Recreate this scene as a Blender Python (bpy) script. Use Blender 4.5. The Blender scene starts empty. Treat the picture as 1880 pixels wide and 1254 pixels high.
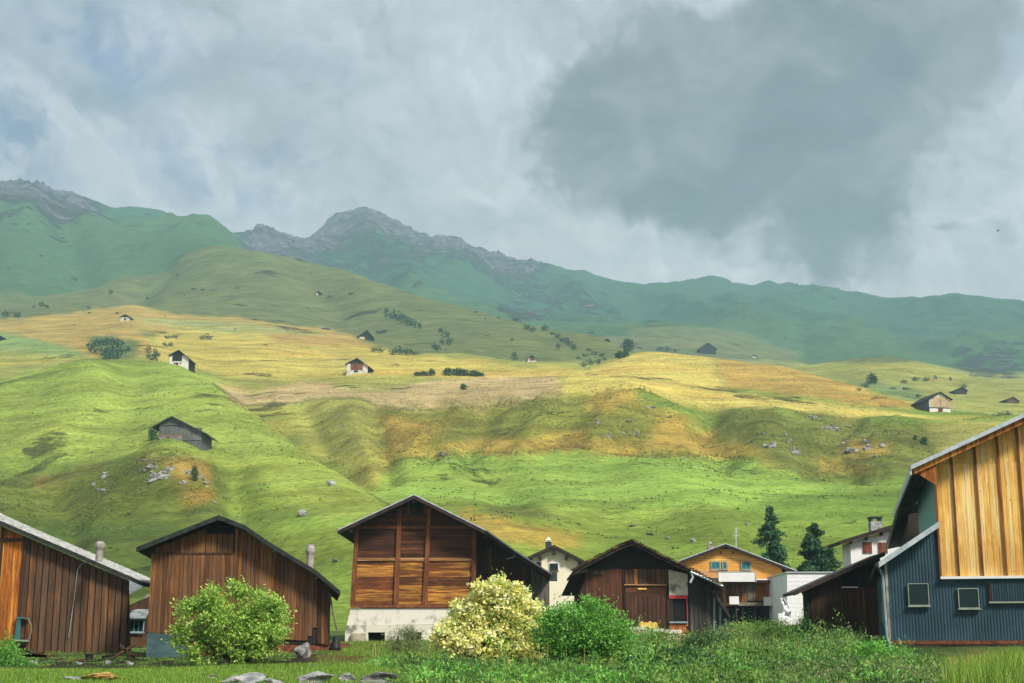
import bpy, math, random
import numpy as np
from mathutils import Vector

random.seed(7); np.random.seed(7)
SC = bpy.context.scene
COL = SC.collection
FPX = 2611.0; CX = 940.0; CY = 627.0
PITCH = math.atan(566.0 / FPX); CP = math.cos(PITCH); SP = math.sin(PITCH)
CZ = 1.6

# ------------------------------------------------------------------ camera
cam_d = bpy.data.cameras.new('camera'); cam = bpy.data.objects.new('camera', cam_d); COL.objects.link(cam)
cam.location = (0, 0, CZ); cam.rotation_euler = (math.pi / 2 + PITCH, 0, 0)
cam_d.sensor_width = 36.0; cam_d.lens = FPX / 1880.0 * 36.0
cam_d.clip_start = 0.5; cam_d.clip_end = 20000
SC.camera = cam

# ------------------------------------------------------------------ light
SUN_TO = Vector((0.44, -0.50, 0.64)).normalized()      # towards the sun: behind and right of the camera
sun_d = bpy.data.lights.new('sun', 'SUN'); sun = bpy.data.objects.new('sun', sun_d); COL.objects.link(sun)
sun_d.energy = 1.5; sun_d.angle = math.radians(11); sun_d.color = (1.0, 0.93, 0.82)
sun.rotation_euler = (-SUN_TO).to_track_quat('-Z', 'Y').to_euler()
SC.view_settings.view_transform = 'Standard'; SC.view_settings.look = 'None'
SC.view_settings.exposure = 2.08; SC.view_settings.gamma = 1.0
SC.view_settings.use_curve_mapping = False
SC.cycles.max_bounces = 6; SC.cycles.diffuse_bounces = 2; SC.cycles.glossy_bounces = 2
SC.cycles.transparent_max_bounces = 6; SC.cycles.volume_bounces = 0
SC.cycles.use_denoising = True


class NT:
    """small helper that wires shader nodes"""
    def __init__(s, nt): s.nt = nt; s.N = nt.nodes; s.L = nt.links; s.N.clear()
    def n(s, t, **kw):
        o = s.N.new(t)
        for k, v in kw.items(): setattr(o, k, v)
        return o
    def put(s, inp, v):
        if isinstance(v, bpy.types.NodeSocket): s.L.new(v, inp)
        elif v is not None:
            if isinstance(v, (tuple, list)) and len(v) == 3 and inp.type == 'RGBA': v = (*v, 1)
            inp.default_value = v
    def math(s, op, a, b=0.0, c=None, clamp=False):
        o = s.n('ShaderNodeMath', operation=op, use_clamp=clamp); s.put(o.inputs[0], a); s.put(o.inputs[1], b)
        if c is not None: s.put(o.inputs[2], c)
        return o.outputs[0]
    def vmath(s, op, a, b=(0, 0, 0)):
        o = s.n('ShaderNodeVectorMath', operation=op); s.put(o.inputs[0], a)
        if op == 'SCALE': s.put(o.inputs[3], b)
        else: s.put(o.inputs[1], b)
        return o.outputs['Value'] if op in ('LENGTH', 'DOT_PRODUCT') else o.outputs['Vector']
    def noise(s, vec, scale, detail=6, rough=0.55, dist=0.0):
        o = s.n('ShaderNodeTexNoise'); s.put(o.inputs['Vector'], vec); s.put(o.inputs['Scale'], scale)
        s.put(o.inputs['Detail'], detail); s.put(o.inputs['Roughness'], rough); s.put(o.inputs['Distortion'], dist)
        return o.outputs['Fac']
    def ramp(s, v, a, b, to0=0.0, to1=1.0, smooth=True):
        o = s.n('ShaderNodeMapRange', interpolation_type='SMOOTHSTEP' if smooth else 'LINEAR')
        s.put(o.inputs[0], v); s.put(o.inputs[1], a); s.put(o.inputs[2], b); s.put(o.inputs[3], to0); s.put(o.inputs[4], to1)
        return o.outputs[0]
    def mix(s, f, a, b, mode='MIX'):
        o = s.n('ShaderNodeMix', data_type='RGBA', blend_type=mode); s.put(o.inputs[0], f); s.put(o.inputs[6], a); s.put(o.inputs[7], b)
        return o.outputs[2]


def lin(c):
    c = c / 255.0
    return c / 12.92 if c <= 0.04045 else ((c + 0.055) / 1.055) ** 2.4


# ------------------------------------------------------------------ world: Nishita sky under procedural clouds
W = bpy.data.worlds.new("World"); SC.world = W; W.use_nodes = True
g = NT(W.node_tree)
SKY_S = 0.10; SKY_EXP = 2 ** 2.0
def cloudcol(r, gg, b): return tuple(lin(v) * m_ / SKY_EXP / SKY_S for v, m_ in ((r, 1.12), (gg, 1.00), (b, 1.03)))
geo = g.n('ShaderNodeTexCoord'); D = geo.outputs['Generated']
sky = g.n('ShaderNodeTexSky', sky_type='NISHITA'); sky.sun_disc = False
sky.sun_elevation = math.asin(SUN_TO.z); sky.sun_rotation = math.atan2(SUN_TO.x, SUN_TO.y)
sep = g.n('ShaderNodeSeparateXYZ'); g.put(sep.inputs[0], D)
az = g.math('ARCTAN2', sep.outputs[0], sep.outputs[1]); el = g.math('ARCSINE', sep.outputs[2])
comb = g.n('ShaderNodeCombineXYZ'); g.put(comb.inputs[0], az); g.put(comb.inputs[1], el)
UV = comb.outputs[0]
# clouds flatten towards the horizon: project the direction onto a ceiling
zc = g.math('ADD', g.math('MAXIMUM', sep.outputs[2], 0.0), 0.22)
ceil_ = g.n('ShaderNodeVectorMath', operation='DIVIDE'); g.put(ceil_.inputs[0], D)
cz = g.n('ShaderNodeCombineXYZ'); g.put(cz.inputs[0], zc); g.put(cz.inputs[1], zc); g.put(cz.inputs[2], zc); g.put(ceil_.inputs[1], cz.outputs[0])
CEIL = ceil_.outputs[0]

def pxdir(x, y):
    u = (x - CX) / FPX; v = (CY - y) / FPX
    d = Vector((u, CP - v * SP, SP + v * CP)).normalized()
    return math.atan2(d.x, d.y), math.asin(d.z)
warpn = g.n('ShaderNodeTexNoise'); g.put(warpn.inputs['Vector'], UV); g.put(warpn.inputs['Scale'], 9.0); g.put(warpn.inputs['Detail'], 9.0); g.put(warpn.inputs['Roughness'], 0.6)
wv = g.vmath('SCALE', g.vmath('SUBTRACT', warpn.outputs['Color'], (0.5, 0.5, 0.5)), 0.13)
WUV = g.vmath('ADD', UV, wv)
def blob(x, y, rx, ry, ang=0.0, k=1.0):
    a, e = pxdir(x, y)
    m = g.n('ShaderNodeMapping', vector_type='TEXTURE'); g.put(m.inputs[0], WUV)
    m.inputs['Location'].default_value = (a, e, 0); m.inputs['Rotation'].default_value = (0, 0, math.radians(ang))
    m.inputs['Scale'].default_value = (rx / FPX, ry / FPX, 1)
    r = g.vmath('LENGTH', m.outputs[0])
    return g.math('MULTIPLY', g.ramp(r, 1.25, 0.25), k)
def total(lst):
    o = lst[0]
    for b_ in lst[1:]: o = g.math('ADD', o, b_)
    return o
n_big = g.noise(CEIL, 2.2, 9, 0.58, 0.3)
n_mid = g.noise(CEIL, 6.0, 8, 0.6, 0.5)
n_fine = g.noise(UV, 26.0, 8, 0.62, 0.6)
veil = g.math('ADD', g.math('MULTIPLY', n_big, 0.6), g.math('MULTIPLY', n_mid, 0.4))
base_c = g.mix(g.ramp(veil, 0.38, 0.60), cloudcol(158, 172, 182), cloudcol(204, 212, 217))
# brighter band low over the mountains
low = g.ramp(el, pxdir(940, 230)[1], pxdir(940, 520)[1])
base_c = g.mix(g.math('MULTIPLY', low, 0.8), base_c, cloudcol(226, 233, 235))
# blue gaps, left
blue = total([blob(190, 75, 170, 62, -12), blob(20, 230, 90, 120, 0, 0.9), blob(40, 300, 120, 60, -30, .8), blob(330, 300, 300, 50, -18, 0.75),
              blob(500, 245, 190, 40, -6, 0.7), blob(250, 180, 200, 50, -25, 0.6)])
blue = g.math('MULTIPLY', blue, g.ramp(n_fine, 0.34, 0.6))
nb = g.mix(0.95, sky.outputs[0], cloudcol(122, 136, 170))
c1 = g.mix(g.math('MULTIPLY', blue, 0.85, clamp=True), base_c, nb)
# wispy bright streak, left
m = g.n('ShaderNodeMapping', vector_type='TEXTURE'); g.put(m.inputs[0], WUV)
m.inputs['Rotation'].default_value = (0, 0, math.radians(-38)); m.inputs['Scale'].default_value = (0.22, 0.05, 1)
n_w = g.noise(m.outputs[0], 2.2, 9, 0.65, 0.4)
wisp = g.math('MULTIPLY', total([blob(110, 250, 280, 60, -34, 1.2), blob(330, 350, 260, 40, -20), blob(230, 255, 90, 35, -30, 0.8)]), g.ramp(n_w, 0.36, 0.62), clamp=True)
c2 = g.mix(g.math('MULTIPLY', wisp, 0.95), c1, cloudcol(208, 216, 222))
# grey mid tones
grey = total([blob(700, 310, 150, 60, 0, .8), blob(860, 60, 200, 60, 0, .8), blob(640, 240, 200, 50, -10, .5), blob(1240, 420, 200, 50, 0, 0.5)])
grey = g.math('MULTIPLY', grey, g.ramp(n_mid, 0.35, 0.65), clamp=True)
c3 = g.mix(g.math('MULTIPLY', grey, 0.6), c2, cloudcol(160, 172, 178))
# relief of the cloud base
def relief(scale, dx, dy, k, detail=8):
    a_ = g.noise(WUV, scale, detail, 0.58, 0.25); b_ = g.noise(g.vmath('ADD', WUV, (dx, dy, 0)), scale, detail, 0.58, 0.25)
    return g.math('ADD', 1.0, g.math('MULTIPLY', g.math('SUBTRACT', b_, a_), k))
rel = g.math('MULTIPLY', relief(7.0, 0.012, 0.022, 1.5), relief(20.0, 0.004, 0.008, 0.7))
# the big dark cloud, right
dark = total([blob(1080, 210, 160, 110, 20, 1.0), blob(1290, 170, 280, 170, 0, .9), blob(1560, 120, 320, 200, 0, .9), blob(1430, 30, 420, 120, 0, .8), blob(1330, 230, 300, 130, 0, .8), blob(1330, 120, 220, 110, 0, .4), blob(1080, 260, 130, 60, 20, .6), blob(1190, 340, 180, 85, 8, 1.0),
              blob(1400, 300, 230, 110, 0, .9), blob(1540, 430, 140, 110, 0, 1.3), blob(1340, 400, 160, 60, 0, .5), blob(1800, 30, 220, 110, 30, .8), blob(1620, 300, 130, 110, 0, .8),
              blob(1755, 435, 70, 24, 0, .8), blob(1850, 465, 60, 40, 0, .7)])
dsoft = g.math('ADD', dark, g.math('MULTIPLY', g.math('SUBTRACT', n_fine, 0.5), 2.0))
dmask = g.ramp(dsoft, 0.10, 1.25)
core = total([blob(1330, 230, 260, 130, 0, .45), blob(1230, 350, 200, 70, 10), blob(1530, 400, 110, 80, 0), blob(1530, 160, 260, 90, 40, .9), blob(1060, 230, 110, 70, 0, .6), blob(1480, 20, 120, 60, 0, .7)])
dcol = g.mix(g.ramp(g.math('ADD', core, g.math('MULTIPLY', g.math('SUBTRACT', n_mid, 0.5), 2.2)), -0.35, 0.9), cloudcol(146, 150, 154), cloudcol(102, 108, 112))
c4 = g.mix(g.math('MULTIPLY', dmask, 0.94), c3, dcol)
vs_ = g.n('ShaderNodeVectorMath', operation='SCALE'); g.put(vs_.inputs[0], c4); g.put(vs_.inputs[3], rel)
bg = g.n('ShaderNodeBackground'); g.put(bg.inputs[0], vs_.outputs[0]); bg.inputs[1].default_value = SKY_S
out = g.n('ShaderNodeOutputWorld'); g.L.new(bg.outputs[0], out.inputs[0])

# ------------------------------------------------------------------ helpers: geometry from the place's own rays
def tw(x, y):
    """pixel -> (X/Y, Z/Y) of its ray"""
    u = (x - CX) / FPX; v = (CY - y) / FPX
    d = CP - v * SP
    return u / d, (SP + v * CP) / d
def at(x, y, Y):
    t, w = tw(x, y); return Vector((t * Y, Y, w * Y + CZ))

def _hash(ix, iy, seed):
    h = (ix.astype(np.int64) * 374761393 + iy.astype(np.int64) * 668265263 + seed * 1442695041) & 0x7fffffff
    h = ((h ^ (h >> 13)) * 1274126177) & 0x7fffffff
    return ((h ^ (h >> 16)) & 0xffff) / 65535.0
def vnoise(x, y, seed=0):
    ix = np.floor(x); iy = np.floor(y); fx = x - ix; fy = y - iy
    fx = fx * fx * fx * (fx * (fx * 6 - 15) + 10); fy = fy * fy * fy * (fy * (fy * 6 - 15) + 10)
    a = _hash(ix, iy, seed); b = _hash(ix + 1, iy, seed); c = _hash(ix, iy + 1, seed); d = _hash(ix + 1, iy + 1, seed)
    return (a + (b - a) * fx) * (1 - fy) + (c + (d - c) * fx) * fy
def fbm(x, y, oct=4, seed=0, gain=0.5):
    s = np.zeros_like(x); a = 1.0; tot = 0
    for o in range(oct):
        s += a * (vnoise(x, y, seed + o * 17) * 2 - 1); tot += a; a *= gain
        x, y = (x * 0.8 - y * 0.6) * 2.03 + 11.3, (x * 0.6 + y * 0.8) * 2.03 + 5.7
    return s / tot

# ------------------------------------------------------------------ terrain: crest and valley lines, near to far
LINES = [
 [(-900,1620,10),(2700,1620,10)],
 [(-900,1254,30),(0,1254,30),(1880,1254,30),(2700,1254,30)],
 [(-900,1205,58),(0,1206,58),(300,1207,58),(620,1196,58),(900,1197,58),(1200,1192,58),(1600,1190,56),(1880,1192,54),(2700,1192,54)],
 [(-900,1180,90),(0,1180,90),(300,1182,90),(660,1177,90),(900,1172,90),(1200,1166,90),(1450,1163,90),(1560,1165,86),(1880,1165,88),(2700,1165,88)],
 [(-900,1140,118),(0,1140,118),(300,1145,118),(640,1150,118),(900,1150,118),(1200,1148,118),(1400,1144,118),(1600,1135,118),(2700,1130,118)],
 [(-900,955,210),(0,955,210),(300,950,205),(500,960,190),(600,965,172),(680,985,160),(760,1000,152),(900,992,152),(1000,1008,150),(1200,1020,150),(1500,1030,150),(2700,1030,150)],
 [(-900,880,290),(0,882,290),(60,889,290),(120,868,285),(200,848,280),(300,838,275),(380,846,268),(420,862,255),(500,885,235),(600,915,205),(680,945,180),(760,962,172),(900,952,168),(1000,965,168),(1100,985,168),(1300,1000,168),(2700,1000,168)],
 [(-900,700,430),(0,700,430),(90,682,440),(160,667,470),(250,664,480),(330,672,460),(390,703,420),(440,742,380),(465,760,360),(506,790,330),(550,821,300),(603,852,265),(657,888,232),(700,918,207),(760,935,196),(900,930,192),(1000,938,190),(1060,952,190),(1100,968,190),(1200,975,190),(2700,980,190)],
 [(-900,702,500),(0,702,500),(160,676,540),(250,673,540),(330,680,520),(390,713,460),(440,756,430),(506,802,395),(550,838,355),(603,875,318),(657,898,280),(700,893,250),(740,872,255),(800,880,250),(1000,880,250),(1880,890,250),(2700,890,250)],
 [(-900,690,560),(0,690,560),(250,662,570),(330,672,556),(390,700,500),(440,745,450),(506,785,410),(550,808,380),(603,835,350),(657,860,315),(700,866,285),(712,855,290),(745,838,300),(812,833,305),(880,828,305),(950,831,305),(1020,820,310),(1060,818,308),(1100,825,305),(1140,835,300),(1200,834,300),(1300,833,300),(1380,841,298),(1430,865,290),(1500,881,285),(1600,878,285),(1700,872,290),(1880,860,295),(2700,850,300)],
 [(-900,660,640),(0,660,640),(250,648,640),(330,660,600),(390,690,530),(440,738,472),(500,739,458),(550,735,450),(600,728,445),(660,727,440),(690,742,425),(700,746,420),(760,749,415),(900,741,410),(1000,731,410),(1050,723,405),(1100,718,400),(1150,714,400),(1200,732,390),(1250,745,385),(1330,750,380),(1400,748,380),(1480,757,375),(1600,770,370),(1700,778,360),(1800,775,360),(2700,770,360)],
 [(-900,640,700),(0,640,700),(250,628,700),(390,666,640),(440,688,565),(500,697,545),(600,697,560),(658,687,570),(760,690,550),(900,690,540),(1000,690,530),(1100,690,510),(1150,690,500),(1250,700,490),(1330,712,480),(1400,720,470),(1500,736,440),(1600,753,420),(1700,765,400),(1800,769,390),(2700,768,390)],
 [(-900,590,1000),(0,590,1000),(170,571,1050),(240,563,1050),(330,580,1000),(480,592,950),(600,613,900),(660,622,870),(740,650,760),(870,655,720),(930,666,680),(1000,668,650),(1080,678,620),(1110,663,620),(1140,650,620),(1180,643,620),(1240,645,610),(1300,650,600),(1400,665,570),(1500,690,530),(1600,720,480),(1690,750,432),(1760,763,420),(1830,768,410),(1880,772,405),(2700,770,405)],
 [(-900,584,1080),(0,584,1080),(170,562,1150),(240,556,1150),(330,573,1100),(480,585,1050),(600,604,1000),(660,613,970),(740,638,860),(870,645,820),(930,668,760),(1000,672,740),(1080,690,720),(1180,690,760),(1300,700,760),(1400,720,720),(1500,730,680),(1600,746,620),(1700,768,560),(1880,780,520),(2700,780,520)],
 [(-900,572,1200),(0,572,1200),(170,555,1250),(300,558,1250),(480,560,1200),(600,580,1150),(700,600,1080),(800,610,1000),(930,636,900),(1000,648,880),(1080,662,850),(1140,668,850),(1200,678,870),(1300,686,880),(1400,700,850),(1500,710,820),(1550,716,780),(1600,697,770),(1700,722,760),(1765,726,760),(1850,742,740),(2700,742,740)],
 [(-900,558,1500),(0,550,1500),(100,545,1550),(170,530,1600),(250,500,1650),(330,465,1700),(390,444,1700),(450,456,1600),(560,470,1550),(640,490,1500),(680,511,1450),(700,521,1400),(780,545,1300),(870,572,1250),(950,592,1150),(1000,606,1120),(1060,612,1080),(1110,615,1050),(1150,640,1000),(1200,664,1000),(1300,676,1050),(1400,684,1100),(1460,673,1100),(1530,662,1100),(1620,652,1050),(1700,668,1000),(1760,690,950),(1820,702,920),(1880,706,900),(2700,720,900)],
 [(-900,535,1800),(0,525,1800),(100,522,1850),(170,520,1900),(250,507,1950),(330,475,1950),(390,450,1850),(450,464,1800),(560,480,1900),(700,540,1800),(870,590,1700),(1000,625,1500),(1110,640,1400),(1200,668,1350),(1400,690,1400),(1620,668,1350),(1760,695,1300),(1880,706,1200),(2700,710,1200)],
 [(-900,450,2150),(0,450,2150),(200,440,2200),(330,426,2200),(390,426,2150),(430,450,2150),(450,472,2200),(560,490,2200),(700,530,2200),(870,575,2200),(1000,603,2100),(1110,606,2000),(1160,600,1950),(1230,592,1900),(1320,601,1850),(1400,626,1800),(1480,668,1750),(1560,662,1800),(1620,650,1800),(1760,672,1800),(1880,682,1700),(2700,690,1700)],
 [(-900,320,2600),(-200,330,2600),(0,337,2600),(30,340,2600),(60,341,2600),(75,343,2600),(110,358,2600),(150,364,2600),(190,377,2600),(207,385,2600),(245,381,2600),(290,386,2600),(330,397,2600),(380,408,2550),(400,420,2500),(425,440,2500),(450,475,2500),(560,500,2600),(700,520,2600),(870,562,2600),(1000,592,2500),(1110,602,2350),(1230,602,2200),(1320,612,2150),(1400,636,2100),(1480,656,2100),(1560,645,2150),(1620,638,2150),(1760,655,2150),(1880,662,2100),(2700,670,2100)],
 [(-900,450,3900),(360,455,3900),(430,443,3900),(450,431,3900),(485,423,3900),(520,430,3900),(565,437,3900),(580,428,3900),(610,402,3900),(640,396,3900),(665,388,3900),(690,397,3900),(720,413,3900),(750,428,3900),(775,441,3900),(795,441,3850),(825,445,3850),(845,445,3850),(870,456,3800),(900,465,3800),(960,485,3700),(1000,495,3700),(1100,512,3600),(1150,518,3600),(1220,525,3500),(1270,524,3500),(1310,519,3500),(1340,516,3500),(1400,520,3450),(1500,533,3400),(1580,540,3400),(1700,545,3300),(1800,552,3300),(1880,555,3300),(2700,540,3300)],
 [(-900,520,4600),(430,520,4600),(665,480,4600),(900,530,4600),(1300,590,4400),(2700,610,4400)],
]
TT = np.linspace(-0.75, 0.75, 3001)
def gauss(a, sig):
    r = int(sig * 3) + 1; k = np.exp(-0.5 * (np.arange(-r, r + 1) / sig) ** 2); k /= k.sum()
    return np.convolve(np.pad(a, r, mode='edge'), k, mode='valid')
TW = []; TLY = []
for i, ln in enumerate(LINES):
    ts = []; ws = []; ys = []
    for x, y, Y in ln:
        t, w = tw(x, y); ts.append(t); ws.append(w); ys.append(math.log(Y))
    sg = 2 if i >= 18 else 18
    TW.append(gauss(np.interp(TT, ts, ws), sg if i not in (7, 12) else 9)); TLY.append(gauss(np.interp(TT, ts, ys), max(sg, 10)))
TW = np.array(TW); TLY = np.array(TLY); K = len(LINES)
for k in range(1, K): TLY[k] = np.maximum(TLY[k], TLY[k - 1] + 0.01)
dW = np.diff(TW, axis=0) / np.diff(TLY, axis=0)
M = np.zeros_like(TW)
s0 = dW[:-1]; s1 = dW[1:]
hm = np.where(s0 * s1 > 0, 2 * s0 * s1 / np.where(np.abs(s0 + s1) < 1e-12, 1, s0 + s1), 0)
M[1:-1] = hm; M[0] = dW[0]; M[-1] = dW[-1]

def raw_height(X, Y):
    """ground height without relief noise"""
    Yc = np.maximum(Y, 10.0); t = np.clip(X / Yc, -0.74, 0.74)
    ly = np.log(Yc); f = (t + 0.75) / 0.0005; i0 = np.clip(f.astype(int), 0, 2999); fr = f - i0
    res = []
    for ii in (i0, i0 + 1):
        k = np.zeros(ii.shape, int)
        for q in range(1, K - 1): k += (ly >= TLY[q][ii])
        x0 = TLY[k, ii]; x1 = TLY[k + 1, ii]; h = x1 - x0; u = np.clip((ly - x0) / h, 0, 1.0)
        y0 = TW[k, ii]; y1 = TW[k + 1, ii]; m0 = M[k, ii] * h; m1 = M[k + 1, ii] * h
        u2 = u * u; u3 = u2 * u
        res.append((2 * u3 - 3 * u2 + 1) * y0 + (u3 - 2 * u2 + u) * m0 + (-2 * u3 + 3 * u2) * y1 + (u3 - u2) * m1)
    w = res[0] * (1 - fr) + res[1] * fr
    z = w * Yc
    return np.where(Y < 10, w * 10 - 0.025 * (10 - Y), z) + CZ

def project(X, Y, Z):
    Yc = np.maximum(Y, 1.0); z = Z - CZ
    dc = Yc * CP + z * SP; uc = X / dc; vc = (-Yc * SP + z * CP) / dc
    return CX + FPX * uc, CY - FPX * vc

def inpoly(px, py, poly):
    ins = np.zeros(px.shape, bool); n = len(poly); j = n - 1
    for i in range(n):
        xi, yi = poly[i]; xj, yj = poly[j]
        if yi != yj:
            c = ((yi > py) != (yj > py)) & (px < (xj - xi) * (py - yi) / (yj - yi) + xi)
            ins ^= c
        j = i
    return ins
def dline(px, py, pts):
    best = np.full(px.shape, 1e9)
    for (x0, y0), (x1, y1) in zip(pts, pts[1:]):
        dx = x1 - x0; dy = y1 - y0; u = np.clip(((px - x0) * dx + (py - y0) * dy) / (dx * dx + dy * dy), 0, 1)
        best = np.minimum(best, np.hypot(px - x0 - u * dx, py - y0 - u * dy))
    return best

NS_IN = 800
S_ = np.concatenate([np.linspace(-0.62, -0.375, 50, endpoint=False), np.linspace(-0.375, 0.375, NS_IN, endpoint=False), np.linspace(0.375, 0.62, 50)])
Y_ = np.concatenate([np.linspace(-15, 10, 20, endpoint=False), np.exp(np.linspace(math.log(10), math.log(105), 90, endpoint=False)),
                     np.exp(np.linspace(math.log(105), math.log(4600), 700))])
GY, GS = np.meshgrid(Y_, S_, indexing='ij'); GX = GS * (GY + 40)
GZ = raw_height(GX, GY)
PX, PY = project(GX, GY, GZ)
A = np.clip((GY - 112) / 150, 0, 1)
farr = np.clip((GY - 900) / 700, 0, 1); mtn = np.clip((GY - 1900) / 500, 0, 1)
rockp = np.zeros_like(GX)
def jit(scale, amp, seed):
    return fbm(GX / scale, GY / scale, 3, seed) * amp
JX = PX + fbm(PX / 40, PY / 12, 3, 91) * 16; JY = PY + fbm(PX / 40, PY / 12, 3, 92) * 7
for poly, st, lo in [
    ([(425,434),(480,415),(565,430),(610,395),(665,380),(760,420),(850,438),(960,478),(1010,492),(1010,504),(960,498),(900,490),(820,486),(760,482),(735,460),(700,440),(660,438),(600,462),(560,474),(450,464)], 1.0, 2400),
    ([(-900,300),(0,325),(60,330),(195,372),(200,384),(130,392),(95,402),(40,400),(0,398),(-900,400)], 1.0, 2000),
    ([(870,498),(960,508),(1040,532),(1130,566),(1215,578),(1228,596),(1180,600),(1110,588),(1040,562),(950,535)], 0.62, 1800),
    ([(890,556),(930,548),(1010,576),(1020,602),(950,594),(900,576)], 0.7, 1800),
    ([(1735,650),(1880,640),(1880,695),(1780,692)], 0.6, 1400),
    ([(640,438),(700,440),(790,500),(760,540),(690,500)], 0.5, 2400),
    ([(440,470),(560,474),(660,450),(700,520),(560,500)], 0.45, 2400),
    ([(900,495),(1000,505),(1050,515),(1000,520),(900,510)], 0.3, 2400),
    ([(75,400),(140,385),(120,410),(90,415)], 0.8, 1800)]:
    m_ = inpoly(JX, JY, poly) & (GY > lo); rockp = np.where(m_, np.maximum(rockp, st), rockp)
def blur(a, r, axis):
    for _ in range(2):
        c = np.cumsum(np.insert(np.pad(a, [(r, r) if q == axis else (0, 0) for q in range(2)], mode='edge'), 0, 0, axis=axis), axis=axis)
        n = 2 * r + 1
        a = (np.take(c, range(n, c.shape[axis]), axis=axis) - np.take(c, range(0, c.shape[axis] - n), axis=axis)) / n
    return a
rocks_ = blur(blur(rockp, 7, 0), 7, 1)
rough = np.zeros_like(GX)
for poly in [[(690,742),(1030,725),(1150,715),(1250,745),(1320,790),(1400,850),(1140,835),(1060,815),(900,828),(712,855)],
             [(1330,750),(1480,757),(1720,780),(1740,860),(1640,878),(1500,882),(1430,862),(1320,790)],
             [(0,890),(200,848),(380,846),(420,900),(380,960),(200,960),(0,990)],[(860,930),(1060,950),(1100,975),(1060,1020),(850,990)]]:
    rough = np.maximum(rough, inpoly(PX, PY, poly) * 1.0)
rough = blur(blur(rough, 7, 0), 10, 1)
ridged = lambda x, y, o, s: 1 - np.abs(fbm(x, y, o, s)) * 2.2
N1 = fbm(GX / 70, GY / 90, 4, 3) * 2.0 + (ridged(GX / 42 + fbm(GX / 60, GY / 60, 2, 15), GY / 60, 3, 12) - .6) * 1.2 * (1 - farr) + fbm(GX / 17, GY / 22, 3, 8) * 0.5
N2 = fbm(GX / 13, GY / 20, 4, 21) * 2.6 * rough + (ridged(GX / 24 + fbm(GX / 50, GY / 50, 3, 25) * 1.2, GY / 130, 3, 23) - .5) * 2.6 * rough
N3 = (fbm(GX / 160, GY / 220, 5, 31) * 8 + fbm(GX / 40, GY / 60, 3, 37) * 1.6) * farr
gul = ridged(GX / 260 + fbm(GX / 300, GY / 300, 2, 44) * .7, GY / 900, 4, 41)
N4 = (gul * 26 + fbm(GX / 90, GY / 130, 4, 47) * 7) * mtn * (1 - 0.5 * np.clip((GY - 3500) / 400, 0, 1))
N5 = np.where(GY < 2800, .5, 1.) * (ridged(GX / 60, GY / 110, 5, 55) * 16 + np.maximum(0, fbm(GX / 28, GY / 50, 3, 57)) * 12) * rocks_
GZ2 = GZ + A * (N1 + N2 + N3 + (N4 - 9 * mtn) + N5 - 6 * rocks_) + fbm(GX / 6, GY / 6, 3, 77) * 0.10 * (1 - A)
# spurs and gullies running down the slopes
for pts, amp, wd, lo, hi in [([(688,750),(682,775),(700,810),(712,858)], -3.0, 24, 240, 440), ([(640,745),(664,790),(682,840)], 1.8, 34, 240, 440), ([(560,738),(600,820)], -2, 22, 260, 470),
                             ([(1150,724),(1110,775),(1100,822)], 2.8, 36, 280, 420), ([(905,742),(870,790),(860,828)], -3, 26, 280, 430), ([(1020,728),(985,780),(960,830)], 2.5, 26, 280, 430),
                             ([(1310,745),(1290,790),(1330,832)], -4, 26, 270, 400), ([(1430,765),(1400,800),(1440,862)], 2.4, 34, 270, 400), ([(1560,768),(1530,820),(1560,876)], -3, 26, 270, 400), ([(1650,790),(1650,872)], 1.6, 40, 270, 370),
                             ([(300,846),(330,880),(330,930)], 3.5, 60, 215, 300), ([(90,872),(140,920),(120,1000)], -3, 36, 170, 300), ([(430,870),(440,930),(470,1000)], -2.5, 34, 150, 280),
                             ([(170,700),(120,780),(90,850)], 3, 60, 300, 460), ([(240,690),(230,760),(150,830)], -2.5, 45, 300, 460), ([(900,860),(960,930)], -1.8, 40, 190, 300), ([(1180,850),(1300,930),(1350,1000)], 2.2, 60, 160, 300),
                             ([(300,480),(230,560),(180,590)], -16, 30, 1100, 2200), ([(560,480),(620,560)], -10, 40, 1000, 1700), ([(120,420),(150,500),(100,545)], -22, 36, 1500, 2700), ([(40,400),(30,480)], 18, 40, 1500, 2700),
                             ([(680,432),(710,470),(770,530)], 22, 26, 2400, 4000), ([(620,440),(650,480),(700,520)], -22, 24, 2400, 4000), ([(910,500),(960,560)], -22, 30, 2300, 3800), ([(1170,560),(1260,620)], -20, 34, 2300, 3700), ([(1350,560),(1430,620)], 20, 34, 2300, 3700), ([(1620,585),(1700,650)], -22, 36, 2200, 3600)]:
    dd = dline(PX, PY, pts); GZ2 = GZ2 + amp * np.exp(-(dd / wd) ** 2) * np.clip((GY - lo) / (lo * .08), 0, 1) * np.clip((hi - GY) / (hi * .08), 0, 1)
PX, PY = project(GX, GY, GZ2)

# land cover colours on the ground; lower-left greens carry painted cloud shade
KC = 0.73
def C(r, gg, b, k=1.0): return np.array([lin(r), lin(gg), lin(b)]) * KC * k
cov = np.zeros(GX.shape + (3,))
def lay(mask, col): cov[mask] = col
cov[:] = C(122, 158, 48)
lay(GY < 112, C(86, 118, 48))
JX = PX + fbm(PX / 60, PY / 14, 4, 101) * 30 + fbm(PX / 11, PY / 4, 3, 103) * 16; JY = PY + fbm(PX / 60, PY / 14, 4, 102) * 9 + fbm(PX / 11, PY / 4, 3, 104) * 7
lay((GY > 480), C(158, 170, 72))
lay((GY > 760) & (PY < 665), C(108, 128, 70))
lay((GY > 1700), C(70, 116, 64))
lay(GY > 2600, C(50, 106, 70))
def P(poly, col, lo=100, hi=5000, jx=1.0):
    x_ = PX + (JX - PX) * jx; y_ = PY + (JY - PY) * jx
    lay(inpoly(x_, y_, poly) & (GY > lo) & (GY < hi), col)
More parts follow.
